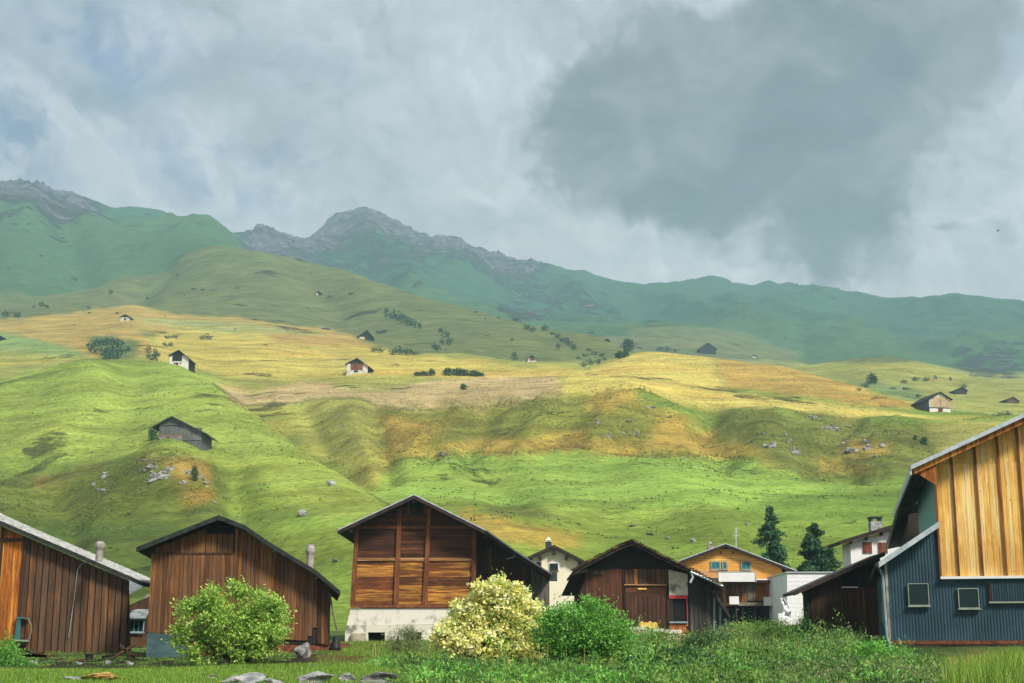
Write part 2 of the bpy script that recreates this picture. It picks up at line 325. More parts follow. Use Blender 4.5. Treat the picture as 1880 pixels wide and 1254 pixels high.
P([(-900,690),(0,690),(160,660),(330,668),(400,700),(520,790),(660,890),(740,930),(600,960),(420,850),(300,830),(0,850),(-900,850)], C(142, 174, 60), 180, 600)
P([(-900,860),(0,880),(200,845),(380,842),(430,880),(420,960),(440,1100),(-900,1100)], C(100, 124, 38), 112, 320)  # knoll and slope darkened: cloud shade put into the grass colour
P([(-900,950),(0,960),(300,960),(440,1010),(440,1100),(-900,1100)], C(80, 110, 34), 112, 320)  # darker again towards the bottom, more painted cloud shade
P([(440,744),(660,727),(690,742),(705,800),(712,858),(695,905),(650,892),(600,850),(506,790)], C(156, 166, 66), 230, 480)
P([(430,700),(560,740),(640,860),(590,850),(506,790)], C(160, 170, 66), 230, 480)
P([(690,742),(760,752),(900,745),(1030,725),(1150,715),(1200,735),(1250,760),(1300,800),(1300,834),(1140,834),(1060,818),(950,832),(850,830),(745,838),(712,855),(700,800)], C(128, 140, 44), 230, 480)
P([(1320,750),(1480,757),(1600,772),(1730,785),(1740,850),(1640,877),(1500,882),(1430,864),(1370,830),(1310,790)], C(112, 128, 48), 230, 480)
P([(1690,775),(1880,772),(1880,900),(1650,890),(1740,850)], C(160, 170, 78), 230, 480)
P([(700,870),(745,845),(812,838),(950,835),(1060,824),(1140,839),(1300,838),(1400,850),(1500,886),(1650,882),(1900,870),(1900,980),(1300,990),(1000,935),(860,925),(740,932),(690,915)], C(136, 180, 62), 150, 320, .5)
P([(1100,980),(1500,900),(2700,900),(2700,1150),(1100,1150)], C(112, 154, 46), 112, 260)
for pl in [[(692,765),(722,762),(770,782),(900,768),(800,795),(770,808),(745,836),(712,856),(722,822),(740,800)],
           [(745,836),(812,818),(950,812),(1060,798),(1140,820),(1210,815),(1400,818),(1440,868),(1380,842),(1300,834),(1140,837),(1100,827),(1020,822),(950,834),(880,830),(812,835)],
           [(1190,740),(1260,770),(1310,800),(1390,835),(1300,834),(1210,828),(1195,790)], [(1100,718),(1165,716),(1170,748),(1105,752)],
           [(1040,790),(1080,800),(1150,832),(1130,838),(1060,818)], [(1500,850),(1600,858),(1620,872),(1520,870)],
           [(1560,805),(1640,815),(1600,840),(1540,820)]]:
    P(pl, C(182, 160, 58), 230, 480, 1.5)
P([(260,832),(330,836),(384,850),(390,885),(330,880),(300,850),(262,845)], C(156, 138, 54), 200, 330)
P([(330,905),(400,895),(390,925),(330,920)], C(156, 134, 52), 200, 330)
P([(60,880),(200,850),(190,862),(80,892)], C(140, 124, 58), 200, 330)
P([(855,932),(900,946),(1000,966),(1060,978),(1065,1012),(980,1002),(900,988),(850,975)], C(164, 156, 58), 120, 230)
P([(880,926),(1000,936),(1070,955),(1000,955),(900,942)], C(108, 128, 56), 120, 230)
P([(395,703),(430,714),(470,722),(520,708),(560,700),(600,703),(650,715),(720,713),(800,697),(900,690),(1027,692),(1029,724),(960,736),(880,746),(760,751),(700,747),(660,728),(600,729),(550,736),(450,743),(430,736)], C(192, 176, 118), 330, 600, .35)
P([(-900,588),(0,588),(100,580),(170,568),(235,556),(330,575),(480,588),(600,610),(690,626),(600,632),(480,616),(430,608),(380,618),(240,608),(150,604),(125,640),(215,664),(100,640),(40,620),(0,608),(-900,604)], C(182, 166, 76), 600, 1300, .9)
P([(130,604),(240,606),(300,640),(210,664),(125,642)], C(184, 160, 70), 600, 1300, .6)
P([(300,608),(480,606),(650,628),(740,652),(870,657),(930,670),(1010,672),(1080,682),(1000,690),(880,692),(760,690),(640,692),(500,690),(430,694),(390,682),(300,672),(290,640)], C(196, 188, 76), 500, 1100, .6)
P([(235,583),(470,596),(600,618),(480,612),(300,602)], C(160, 176, 98), 600, 1300, .6)
P([(480,612),(640,620),(710,630),(610,634),(500,627)], C(190, 162, 74), 500, 1100, .6)
P([(-900,608),(0,608),(60,622),(130,640),(160,655),(0,645),(-900,645)], C(132, 168, 88), 500, 1100, .5)
P([(155,618),(205,610),(255,640),(245,662),(185,660)], C(100, 126, 62), 500, 1100)
P([(1029,692),(1080,680),(1130,655),(1180,640),(1300,648),(1312,690),(1335,720),(1500,740),(1700,765),(1840,768),(1720,776),(1600,770),(1480,759),(1400,750),(1330,752),(1250,747),(1200,736),(1150,716),(1030,725)], C(206, 198, 88), 380, 680, .5)
P([(1300,646),(1400,662),(1500,687),(1600,717),(1695,750),(1600,748),(1500,731),(1400,719),(1335,712),(1312,690)], C(184, 162, 70), 380, 680, .6)
P([(1304,660),(1311,660),(1332,706),(1324,706)], C(168, 180, 92), 380, 680, .1)
P([(1150,600),(1320,600),(1400,626),(1480,668),(1330,655),(1190,642)], C(112, 132, 80), 1500, 2400)
P([(1550,712),(1600,696),(1700,712),(1720,740),(1650,730)], C(120, 148, 80), 600, 1000)
# village ground
lay(inpoly(JX, JY, [(-900,1228),(520,1234),(1100,1240),(1100,1300),(-900,1300)]) & (GY < 60), C(100, 136, 44))
lay(inpoly(JX, JY, [(575,1180),(690,1178),(720,1196),(690,1216),(560,1212)]) & (GY < 112), C(112, 78, 46))
lay(inpoly(JX, JY, [(60,1205),(560,1205),(560,1226),(60,1228)]) & (GY < 112), C(56, 52, 34))
lay(inpoly(JX, JY, [(1180,1168),(1330,1170),(1320,1200),(1180,1196)]) & (GY < 112), C(168, 130, 90))
lay(inpoly(JX, JY, [(1630,1185),(1800,1190),(1790,1222),(1640,1226)]) & (GY < 112), C(62, 108, 44))
lay(inpoly(JX, JY, [(1690,1230),(1800,1196),(1875,1196),(1800,1244),(1720,1260)]) & (GY < 112), C(166, 134, 78))
cov = np.stack([blur(blur(cov[..., i], 2, 0), 2, 1) for i in range(3)], -1)
lumc = cov @ np.array([.25, .65, .10]); cov = cov * .86 + lumc[..., None] * .14 * np.array([1.15, 1.0, .72])
cov[..., 0] *= np.where(GY < 1700, 1.07, 1.0)
# earth banks and ditches between the fields
for pts, wd, lo, hi in [([(392,703),(425,728),(450,744),(500,741),(550,737),(600,730),(660,729),(690,744)], 2.2, 330, 520),
                        ([(690,744),(760,752),(880,747),(1000,733)], 1.2, 330, 520),
                        ([(0,884),(60,890),(90,878),(120,868),(200,848),(260,838)], 4, 230, 330),
                        ([(712,856),(745,839),(812,834),(880,829),(950,832),(1020,821),(1060,819),(1100,826),(1140,836),(1200,835),(1300,834),(1380,842)], 1.3, 230, 340),
                        ([(0,702),(30,697),(90,682),(140,674)], 2, 380, 600), ([(655,890),(700,920),(740,940)], 1.0, 150, 260)]:
    dd = dline(PX + fbm(PX / 20, PY / 20, 2, 5) * 3, PY + fbm(PX / 20, PY / 20, 2, 6) * 2.5, pts)
    mk = np.clip(1.4 - dd / wd, 0, 1) * ((GY > lo) & (GY < hi))
    GZ2 -= mk * 0.55
    cov = cov * (1 - mk[..., None] * 0.6) + C(84, 84, 40) * (mk[..., None] * 0.6)
TZ = GZ2

nr, nc = GX.shape
LOGN = 110
def ground(X, Y):
    """terrain height at world X, Y (arrays or numbers)"""
    X = np.atleast_1d(np.asarray(X, float)); Y = np.atleast_1d(np.asarray(Y, float))
    r = np.interp(Y, Y_, np.arange(nr)); c = np.interp(X / (Y + 40), S_, np.arange(nc))
    r0 = np.clip(r.astype(int), 0, nr - 2); c0 = np.clip(c.astype(int), 0, nc - 2); fr = r - r0; fc = c - c0
    z = (TZ[r0, c0] * (1 - fc) + TZ[r0, c0 + 1] * fc) * (1 - fr) + (TZ[r0 + 1, c0] * (1 - fc) + TZ[r0 + 1, c0 + 1] * fc) * fr
    return z if z.size > 1 else float(z[0])
HY = np.exp(np.linspace(math.log(22), math.log(4500), 5000))
def hit(x, y, lo=22, hi=4500):
    """first ground point met by the ray of a pixel"""
    t, w = tw(x, y); Ys = HY[(HY >= lo) & (HY <= hi)]
    zr = w * Ys + CZ; zg = ground(t * Ys, Ys)
    idx = np.nonzero(zg >= zr)[0]
    i = idx[0] if len(idx) else int(np.argmin(np.abs(zg - zr)))
    Y = float(Ys[i]); return Vector((t * Y, Y, ground(t * Y, Y)))

me = bpy.data.meshes.new('hills')
vs = np.stack([GX, GY, TZ], -1).reshape(-1, 3).astype(np.float32)
idx = np.arange(nr * nc).reshape(nr, nc)
q = np.stack([idx[:-1, :-1], idx[:-1, 1:], idx[1:, 1:], idx[1:, :-1]], -1).reshape(-1, 4).astype(np.int32)
def fast_mesh(me, v, f, smooth=True):
    n = f.shape[1]
    me.vertices.add(len(v)); me.vertices.foreach_set('co', np.ascontiguousarray(v, np.float32).ravel())
    me.loops.add(f.size); me.loops.foreach_set('vertex_index', np.ascontiguousarray(f, np.int32).ravel())
    me.polygons.add(len(f)); me.polygons.foreach_set('loop_start', np.arange(0, f.size, n, dtype=np.int32))
    me.polygons.foreach_set('loop_total', np.full(len(f), n, np.int32))
    me.update(calc_edges=True)
    me.polygons.foreach_set('use_smooth', np.full(len(f), smooth)); me.update()
fast_mesh(me, vs, q)
ca = me.color_attributes.new('cover', 'FLOAT_COLOR', 'POINT')
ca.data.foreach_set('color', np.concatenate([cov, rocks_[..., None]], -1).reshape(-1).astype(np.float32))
terrain = bpy.data.objects.new('ground', me); COL.objects.link(terrain)
terrain['kind'] = 'structure'; terrain['label'] = 'rolling green and yellow alpine meadows rising to rocky mountains'

mt = bpy.data.materials.new('meadow'); mt.use_nodes = True; h = NT(mt.node_tree)
att = h.n('ShaderNodeAttribute', attribute_name='cover')
tc = h.n('ShaderNodeTexCoord'); O = tc.outputs['Object']
st = h.n('ShaderNodeMapping'); h.put(st.inputs[0], O); st.inputs['Scale'].default_value = (0.35, 0.35, 2.6)
na = h.noise(st.outputs[0], 0.12, 12, 0.68, 0.4)      # streaks that follow the contour lines
nb_ = h.noise(O, 0.035, 12, 0.66)
nc_ = h.noise(O, 0.9, 8, 0.7)
nd = h.noise(st.outputs[0], 0.02, 10, 0.6, 0.8)
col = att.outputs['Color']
f1 = h.math('MULTIPLY', h.ramp(na, 0.34, 0.66, 0.76, 1.20), h.ramp(nb_, 0.32, 0.68, 0.80, 1.20))
f1 = h.math('MULTIPLY', f1, h.ramp(nc_, 0.33, 0.67, 0.70, 1.30))
cc = h.n('ShaderNodeVectorMath', operation='SCALE'); h.put(cc.inputs[0], col); h.put(cc.inputs[3], f1); col1 = cc.outputs[0]
# tufts of dry straw-coloured and of dark grass
dry = h.math('MULTIPLY', h.ramp(nd, 0.50, 0.66), 0.50)
tint = h.vmath('MULTIPLY', col1, (1.32, 1.04, 0.90)); col2 = h.mix(dry, col1, tint)
drk = h.math('MULTIPLY', h.ramp(h.noise(O, 0.22, 10, 0.7, 0.5), 0.56, 0.68), 0.45)
col3 = h.mix(drk, col2, h.vmath('MULTIPLY', col1, (0.48, 0.62, 0.62)))
# bare rock where the cover says so
rk = h.noise(O, 0.018, 13, 0.72, 0.3); rk2 = h.noise(O, 0.06, 10, 0.7)
rmask = h.ramp(h.math('ADD', att.outputs['Alpha'], h.math('MULTIPLY', h.math('SUBTRACT', rk, 0.5), 3.4)), 0.38, 0.95)
rcol = h.mix(h.ramp(rk2, 0.35, 0.65), tuple(C(78, 72, 84)), tuple(C(142, 136, 146)))
colf = h.mix(rmask, col3, rcol)
sm = h.ramp(h.math('ADD', h.math('MULTIPLY', att.outputs['Alpha'], 0.0), h.noise(O, 0.16, 3, 0.5)), 0.735, 0.76)
sepo = h.n('ShaderNodeSeparateXYZ'); h.put(sepo.inputs[0], O)
sm = h.math('MULTIPLY', sm, h.ramp(sepo.outputs[1], 700, 1200)); colf = h.mix(sm, colf, tuple(C(196, 192, 180)))
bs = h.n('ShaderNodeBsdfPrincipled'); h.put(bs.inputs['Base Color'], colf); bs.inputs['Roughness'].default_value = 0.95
bs.inputs['Specular IOR Level'].default_value = 0.1
bump = h.n('ShaderNodeBump'); bump.inputs['Distance'].default_value = 1.0; bump.inputs['Strength'].default_value = 1.0
hh = h.math('ADD', h.math('MULTIPLY', na, 2.4), h.math('ADD', h.math('MULTIPLY', nc_, 0.45), h.math('MULTIPLY', h.math('MULTIPLY', rk, rmask), 22.0)))
h.put(bump.inputs['Height'], hh); h.L.new(bump.outputs[0], bs.inputs['Normal'])
mo = h.n('ShaderNodeOutputMaterial'); h.L.new(bs.outputs[0], mo.inputs[0])
me.materials.append(mt)

# ------------------------------------------------------------------ haze
hb = bpy.data.meshes.new('haze')
x0, x1, y0, y1, z0, z1 = -3100, 3100, -60, 4680, -4.0, float(TZ.max()) + 25
hb.from_pydata([(x, y, z) for z in (z0, z1) for y in (y0, y1) for x in (x0, x1)], [],
               [(0, 2, 3, 1), (4, 5, 7, 6), (0, 1, 5, 4), (2, 6, 7, 3), (0, 4, 6, 2), (1, 3, 7, 5)])
haze = bpy.data.objects.new('haze', hb); COL.objects.link(haze); haze['kind'] = 'stuff'
haze['label'] = 'thin blue mountain haze filling the valley air'
hm_ = bpy.data.materials.new('haze'); hm_.use_nodes = True; h = NT(hm_.node_tree)
pv = h.n('ShaderNodeVolumePrincipled'); pv.inputs['Color'].default_value = (0.48, 0.80, 0.90, 1)
pv.inputs['Density'].default_value = 0.00021; pv.inputs['Anisotropy'].default_value = 0.0
mo = h.n('ShaderNodeOutputMaterial'); h.L.new(pv.outputs[0], mo.inputs['Volume']); hb.materials.append(hm_)
# ------------------------------------------------------------------ object helpers
ORG = {}
def root(name, loc, label, cat, group=None):
    o = bpy.data.objects.new(name, None); COL.objects.link(o); o.location = loc; o.empty_display_size = 0.3
    o['label'] = label; o['category'] = cat
    if group: o['group'] = group
    ORG[o.name] = Vector(loc); return o
class MB:
    def __init__(s): s.v = []; s.f = []; s.mi = []
    def add(s, vs, fs, mi=0):
        b = len(s.v); s.v += [tuple(v) for v in vs]; s.f += [tuple(b + i for i in f) for f in fs]; s.mi += [mi] * len(fs)
    def prism(s, front, back, mi=0):
        """two matching rings of world points"""
        n = len(front); vs = list(front) + list(back)
        fs = [tuple(range(n)), tuple(range(2 * n - 1, n - 1, -1))] + [(i, n + i, n + (i + 1) % n, (i + 1) % n) for i in range(n)]
        s.add(vs, fs, mi)
    def tube(s, pts, r, n=8, mi=0, r1=None):
        pts = [Vector(p) for p in pts]; rings = []
        for i, p in enumerate(pts):
            d = (pts[min(i + 1, len(pts) - 1)] - pts[max(i - 1, 0)]).normalized()
            a = d.orthogonal().normalized() if i == 0 else (rings_a - d * rings_a.dot(d)).normalized()
            rings_a = a; b = d.cross(a); rr = r if r1 is None else r + (r1 - r) * i / max(1, len(pts) - 1)
            rings.append([p + (a * math.cos(2 * math.pi * k / n) + b * math.sin(2 * math.pi * k / n)) * rr for k in range(n)])
        b0 = len(s.v); s.v += [tuple(v) for rg in rings for v in rg]
        for i in range(len(rings) - 1):
            for k in range(n):
                s.f.append((b0 + i * n + k, b0 + i * n + (k + 1) % n, b0 + (i + 1) * n + (k + 1) % n, b0 + (i + 1) * n + k)); s.mi.append(mi)
        s.f.append(tuple(b0 + k for k in range(n))[::-1]); s.f.append(tuple(b0 + (len(rings) - 1) * n + k for k in range(n))); s.mi += [mi, mi]
    def box(s, c, d, mi=0, rz=0.0):
        c = Vector(c); ca, sa = math.cos(rz), math.sin(rz); vs = []
        for z in (-1, 1):
            for y in (-1, 1):
                for x in (-1, 1):
                    lx, ly = x * d[0] / 2, y * d[1] / 2; vs.append((c.x + lx * ca - ly * sa, c.y + lx * sa + ly * ca, c.z + z * d[2] / 2))
        s.add(vs, [(0, 2, 3, 1), (4, 5, 7, 6), (0, 1, 5, 4), (2, 6, 7, 3), (0, 4, 6, 2), (1, 3, 7, 5)], mi)
    def build(s, name, mats, parent=None, smooth=False, label=None, cat=None, group=None, kind=None, loc=None):
        org = ORG[parent.name] if parent is not None else (Vector(loc) if loc is not None else Vector((0, 0, 0)))
        me = bpy.data.meshes.new(name); me.from_pydata([(v[0] - org.x, v[1] - org.y, v[2] - org.z) for v in s.v], [], s.f)
        if not isinstance(mats, (list, tuple)): mats = [mats]
        for m in mats: me.materials.append(m)
        if len(mats) > 1: me.polygons.foreach_set('material_index', s.mi)
        if smooth: me.polygons.foreach_set('use_smooth', [True] * len(s.f))
        me.update()
        bm_fix(me)
        o = bpy.data.objects.new(name, me); COL.objects.link(o)
        if parent is not None: o.parent = parent; ORG[o.name] = org
        else: o.location = org; ORG[o.name] = org
        if label: o['label'] = label
        if cat: o['category'] = cat
        if group: o['group'] = group
        if kind: o['kind'] = kind
        return o
import bmesh
def bm_fix(me):
    if len(me.polygons) > 4000: return
    b = bmesh.new(); b.from_mesh(me); bmesh.ops.recalc_face_normals(b, faces=b.faces); b.to_mesh(me); b.free()
def copy_thing(o, loc, scale=1.0, rz=0.0, label=None, group=None):
    c = o.copy(); COL.objects.link(c); c.location = loc; c.rotation_euler = (0, 0, rz)
    c.scale = (scale,) * 3 if not isinstance(scale, tuple) else scale
    if label: c['label'] = label
    if group: c['group'] = group
    for ch in o.children:
        d = ch.copy(); COL.objects.link(d); d.parent = c
    return c

# ------------------------------------------------------------------ materials
KC = 0.78
def C(r, gg, b, k=1.0): return np.minimum(np.array([lin(r), lin(gg), lin(b)]) * KC * k, 0.82)
def simple(name, c1, c2=None, rough=0.9, scale=3.0, stretch=(1, 1, 1), bump=0.0, rand=0.0, metal=0.0, lo=0.35, hi=0.65, detail=8, spec=0.3, bdist=0.02):
    m = bpy.data.materials.new(name); m.use_nodes = True; h = NT(m.node_tree)
    tc = h.n('ShaderNodeTexCoord'); mp = h.n('ShaderNodeMapping'); h.put(mp.inputs[0], tc.outputs['Object']); mp.inputs['Scale'].default_value = stretch
    oi = h.n('ShaderNodeObjectInfo'); off = h.vmath('ADD', mp.outputs[0], h.vmath('SCALE', (3.1, 5.3, 7.7), oi.outputs['Random']) if rand else (0, 0, 0))
    nz = h.noise(off, scale, detail, 0.65, 0.2)
    c2 = c1 if c2 is None else c2
    col = h.mix(h.ramp(nz, lo, hi), tuple(c1), tuple(c2))
    if rand:
        k = h.math('ADD', h.math('MULTIPLY', h.math('SUBTRACT', oi.outputs['Random'], 0.5), 2 * rand), 1.0)
        v = h.n('ShaderNodeVectorMath', operation='SCALE'); h.put(v.inputs[0], col); h.put(v.inputs[3], k); col = v.outputs[0]
    b = h.n('ShaderNodeBsdfPrincipled'); h.put(b.inputs['Base Color'], col); b.inputs['Roughness'].default_value = rough
    b.inputs['Metallic'].default_value = metal; b.inputs['Specular IOR Level'].default_value = spec
    if bump:
        bp = h.n('ShaderNodeBump'); bp.inputs['Strength'].default_value = bump; bp.inputs['Distance'].default_value = bdist
        h.put(bp.inputs['Height'], nz); h.L.new(bp.outputs[0], b.inputs['Normal'])
    mo = h.n('ShaderNodeOutputMaterial'); h.L.new(b.outputs[0], mo.inputs[0]); return m
def wood(name, dark, mid, bright, axis='z', streak=0.5, rand=0.30, sx=14.0, rough=0.75, grey=None, greyk=0.0):
    """weathered boards: fine grain along the board, brighter resin streaks, dark stains, knots"""
    m = bpy.data.materials.new(name); m.use_nodes = True; h = NT(m.node_tree)
    tc = h.n('ShaderNodeTexCoord'); oi = h.n('ShaderNodeObjectInfo'); R = oi.outputs['Random']
    off = h.vmath('ADD', tc.outputs['Object'], h.vmath('SCALE', (9.1, 5.3, 13.7), R))
    mp = h.n('ShaderNodeMapping'); h.put(mp.inputs[0], off)
    mp.inputs['Scale'].default_value = (sx, sx, 0.7) if axis == 'z' else (0.7, 0.7, sx * 1.2)
    grain = h.noise(mp.outputs[0], 1.3, 9, 0.7, 0.6)
    mp2 = h.n('ShaderNodeMapping'); h.put(mp2.inputs[0], off)
    mp2.inputs['Scale'].default_value = (sx * .45, sx * .45, 0.35) if axis == 'z' else (0.35, 0.35, sx * .5)
    st = h.noise(mp2.outputs[0], 1.1, 6, 0.6, 0.4)
    big = h.noise(tc.outputs['Object'], 0.45, 4, 0.55)
    c = h.mix(h.ramp(grain, 0.33, 0.62), tuple(dark), tuple(mid))
    c = h.mix(h.math('MULTIPLY', h.ramp(h.math('ADD', st, h.math('MULTIPLY', h.math('SUBTRACT', R, 0.5), 0.18)), 0.62 - 0.18 * streak, 0.76 - 0.12 * streak), 0.7), c, tuple(bright))
    c = h.mix(h.ramp(big, 0.38, 0.62, 0.40, 0.0), c, tuple(np.array(dark) * 0.7))
    kn = h.n('ShaderNodeTexVoronoi'); mk = h.n('ShaderNodeMapping'); h.put(mk.inputs[0], off)
    mk.inputs['Scale'].default_value = (5, 5, 1.8) if axis == 'z' else (1.8, 1.8, 5); h.put(kn.inputs['Vector'], mk.outputs[0]); kn.inputs['Scale'].default_value = 1.0
    c = h.mix(h.ramp(kn.outputs['Distance'], 0.05, 0.14, 0.75, 0.0), c, tuple(np.array(dark) * 0.5))
    if grey is not None:
        c = h.mix(h.math('MULTIPLY', h.ramp(h.noise(mp2.outputs[0], 0.8, 7, 0.65), 0.40, 0.62), greyk), c, tuple(grey))
    k = h.math('ADD', h.math('MULTIPLY', h.math('SUBTRACT', h.math('FRACT', h.math('MULTIPLY', R, 7.31)), 0.5), 2 * rand), 1.0)
    v = h.n('ShaderNodeVectorMath', operation='SCALE'); h.put(v.inputs[0], c); h.put(v.inputs[3], k)
    b = h.n('ShaderNodeBsdfPrincipled'); h.put(b.inputs['Base Color'], v.outputs[0]); b.inputs['Roughness'].default_value = rough; b.inputs['Specular IOR Level'].default_value = 0.25
    bp = h.n('ShaderNodeBump'); bp.inputs['Strength'].default_value = 0.6; bp.inputs['Distance'].default_value = 0.01; h.put(bp.inputs['Height'], grain); h.L.new(bp.outputs[0], b.inputs['Normal'])
    mo = h.n('ShaderNodeOutputMaterial'); h.L.new(b.outputs[0], mo.inputs[0]); return m
def glass(name, col, rough=0.12):
    m = bpy.data.materials.new(name); m.use_nodes = True; h = NT(m.node_tree)
    b = h.n('ShaderNodeBsdfPrincipled'); tc = h.n('ShaderNodeTexCoord')
    h.put(b.inputs['Base Color'], h.mix(h.noise(tc.outputs['Object'], 1.5, 3), tuple(np.array(col) * 0.4), tuple(np.array(col) * 1.2)))
    b.inputs['Roughness'].default_value = rough; b.inputs['Specular IOR Level'].default_value = 0.2
    mo = h.n('ShaderNodeOutputMaterial'); h.L.new(b.outputs[0], mo.inputs[0]); return m

M = {}
M['brown'] = wood('brown_boards', C(70, 44, 24), C(130, 84, 42), C(196, 138, 70), streak=0.6, sx=18, grey=C(112, 98, 82), greyk=.35)
M['brown_dk'] = wood('dark_brown_boards', C(42, 32, 24), C(82, 56, 36), C(128, 86, 50), streak=0.3)
M['rust'] = wood('rust_brown_boards', C(64, 46, 32), C(112, 76, 46), C(176, 114, 56), streak=0.4, rand=0.22, grey=C(104, 94, 82), greyk=.4)
M['orange_v'] = wood('orange_boards', C(100, 54, 18), C(196, 116, 42), C(246, 178, 80), streak=0.9, rand=0.16)
M['gold'] = wood('golden_larch_boards', C(206, 136, 58), C(255, 214, 112), C(255, 246, 186), streak=.8, rand=0.14, sx=30)
M['h_dark'] = wood('sun_darkened_boards', C(44, 26, 18), C(90, 52, 30), C(140, 84, 42), axis='x', streak=0.35, rand=0.3, sx=11)
M['h_orange'] = wood('orange_streaked_boards', C(62, 36, 20), C(136, 78, 36), C(244, 176, 78), axis='x', streak=0.95, rand=0.35, sx=9)  # lower bay boards, weathered with orange streaks
M['post'] = wood('brown_posts', C(80, 46, 26), C(142, 86, 48), C(186, 122, 66), rand=0.12)
M['beam'] = wood('pale_beams', C(110, 72, 40), C(178, 130, 82), C(226, 188, 134), axis='x', rand=0.12)
M['grey_w'] = wood('weathered_grey_boards', C(60, 62, 60), C(112, 108, 98), C(150, 140, 120), rand=0.2)
M['black_w'] = wood('blackened_boards', C(22, 22, 22), C(42, 38, 36), C(70, 58, 48), streak=0.2, rand=0.25)
M['mixed_w'] = wood('green_grey_boards', C(36, 44, 44), C(70, 66, 58), C(96, 104, 96), streak=0.5, rand=0.35)
M['far_w'] = wood('grey_blue_boards', C(70, 78, 80), C(118, 122, 118), C(150, 140, 120), rand=0.15, sx=4)
M['pale_w'] = wood('pale_boards', C(196, 160, 112), C(236, 208, 164), C(250, 232, 200), rand=.08)
M['house_or'] = wood('orange_siding', C(220, 150, 66), C(250, 192, 96), C(255, 214, 126), axis='x', streak=0.5, rand=0.06, sx=6)
M['roof_dk'] = simple('dark_roof', C(46, 50, 50), C(76, 80, 78), scale=2.0, bump=0.4, rand=0.1)
M['verge'] = simple('dark_green_verge', C(28, 34, 32), C(52, 60, 56), scale=6, stretch=(1, 1, 1))
M['brown_roof'] = simple('brown_black_roof', C(38, 30, 28), C(66, 52, 46), scale=4)
M['moss'] = simple('mossy_roof', C(56, 48, 34), C(140, 116, 72), scale=5, lo=0.45, hi=0.7)
M['soffit'] = simple('dark_soffit', C(40, 36, 32), C(62, 52, 44), scale=4)
M['shingle'] = simple('grey_shingle', C(196, 198, 194), C(232, 234, 230), scale=1.6, rand=0.12, rough=0.8)
M['slab_grey'] = simple('grey_stone_slabs', C(96, 106, 108), C(150, 158, 158), scale=3, bump=.4)
M['plaster'] = simple('stained_plaster', C(168, 166, 148), C(230, 228, 216), scale=1.3, lo=0.33, hi=0.5, bump=0.2)
M['plaster_old'] = simple('old_stained_plaster', C(128, 130, 112), C(222, 220, 204), scale=1.1, lo=0.36, hi=0.52, bump=0.3)
M['cement'] = simple('rough_cement', C(122, 116, 94), C(190, 182, 156), scale=1.4, bump=0.5)
M['cream'] = simple('cream_render', C(232, 222, 196), C(242, 234, 214), scale=0.7)
M['white'] = simple('white_paint', C(226, 228, 228), C(240, 241, 240), scale=1.0, rough=0.6)
M['whitewall'] = simple('pale_grey_wall', C(232, 235, 238), C(242, 244, 246), scale=0.8)
M['blue'] = simple('blue_metal_sheet', C(38, 66, 78), C(50, 80, 92), scale=0.8, rough=0.65, spec=0.25, rand=0.10)
M['teal'] = simple('teal_sheet', C(86, 158, 162), C(100, 170, 172), scale=0.6, rough=0.5)
M['teal_side'] = simple('green_blue_sheet', C(56, 96, 98), C(72, 112, 112), scale=1.0, rough=0.5)
M['zinc'] = simple('zinc_trim', C(170, 186, 192), C(206, 216, 220), scale=3, rough=0.4, metal=0.2)
M['pipe'] = simple('blue_grey_pipe', C(120, 150, 162), C(150, 178, 188), scale=3, rough=0.4)
M['metal_dk'] = simple('dark_metal', C(40, 52, 52), C(60, 74, 72), rough=0.5)
M['concrete'] = simple('concrete_plinth', C(96, 92, 78), C(140, 132, 112), scale=1.2, bump=0.4)
M['bluecon'] = simple('blue_green_concrete', C(52, 78, 82), C(78, 106, 106), scale=1.0, stretch=(1, 1, 2.5), bump=0.4)
M['flue'] = simple('grey_flue', C(132, 126, 120), C(172, 166, 158), scale=4)
M['brick'] = simple('orange_brick', C(150, 84, 44), C(196, 124, 66), scale=3)
M['red'] = simple('red_lintel', C(176, 52, 58), C(200, 74, 74), scale=5)
M['void'] = simple('dark_interior', C(14, 16, 18), C(24, 26, 28))  # near-black colour stands for the unlit inside of openings
M['glass'] = glass('dark_window_glass', C(28, 52, 52))
M['glass_teal'] = glass('teal_curtain_glass', C(60, 128, 134), 0.3)
M['frame'] = simple('pale_window_frame', C(126, 140, 126), C(156, 166, 150), rough=0.6)
M['shutter'] = wood('brown_shutter', C(84, 42, 26), C(130, 68, 40), C(160, 92, 54), rand=0.1)
M['stone'] = simple('grey_stone', C(96, 100, 102), C(176, 178, 176), scale=2.2, lo=0.3, hi=0.7, bump=0.8, rand=0.15, bdist=0.1)
M['stone_far'] = simple('pale_rock', C(84, 84, 78), C(172, 172, 166), scale=1.1, lo=0.35, hi=0.6, bump=1.0, rand=0.15, bdist=0.3)
M['stone_y'] = simple('yellow_stone', C(150, 118, 62), C(206, 172, 100), scale=3, bump=0.6, bdist=0.05)
M['pinkblock'] = simple('pink_block', C(190, 140, 110), C(222, 176, 146), scale=2)
M['yellow'] = simple('yellow_sack', C(226, 172, 58), C(246, 220, 130), scale=5)
M['rusty'] = simple('rusty_iron', C(84, 48, 34), C(140, 84, 54), scale=6)
M['black'] = simple('black_plastic', C(20, 22, 24), C(34, 36, 38), rough=0.6)
M['bark'] = simple('bark', C(60, 50, 40), C(96, 82, 64), scale=8, stretch=(1, 1, 0.2), bump=0.5)

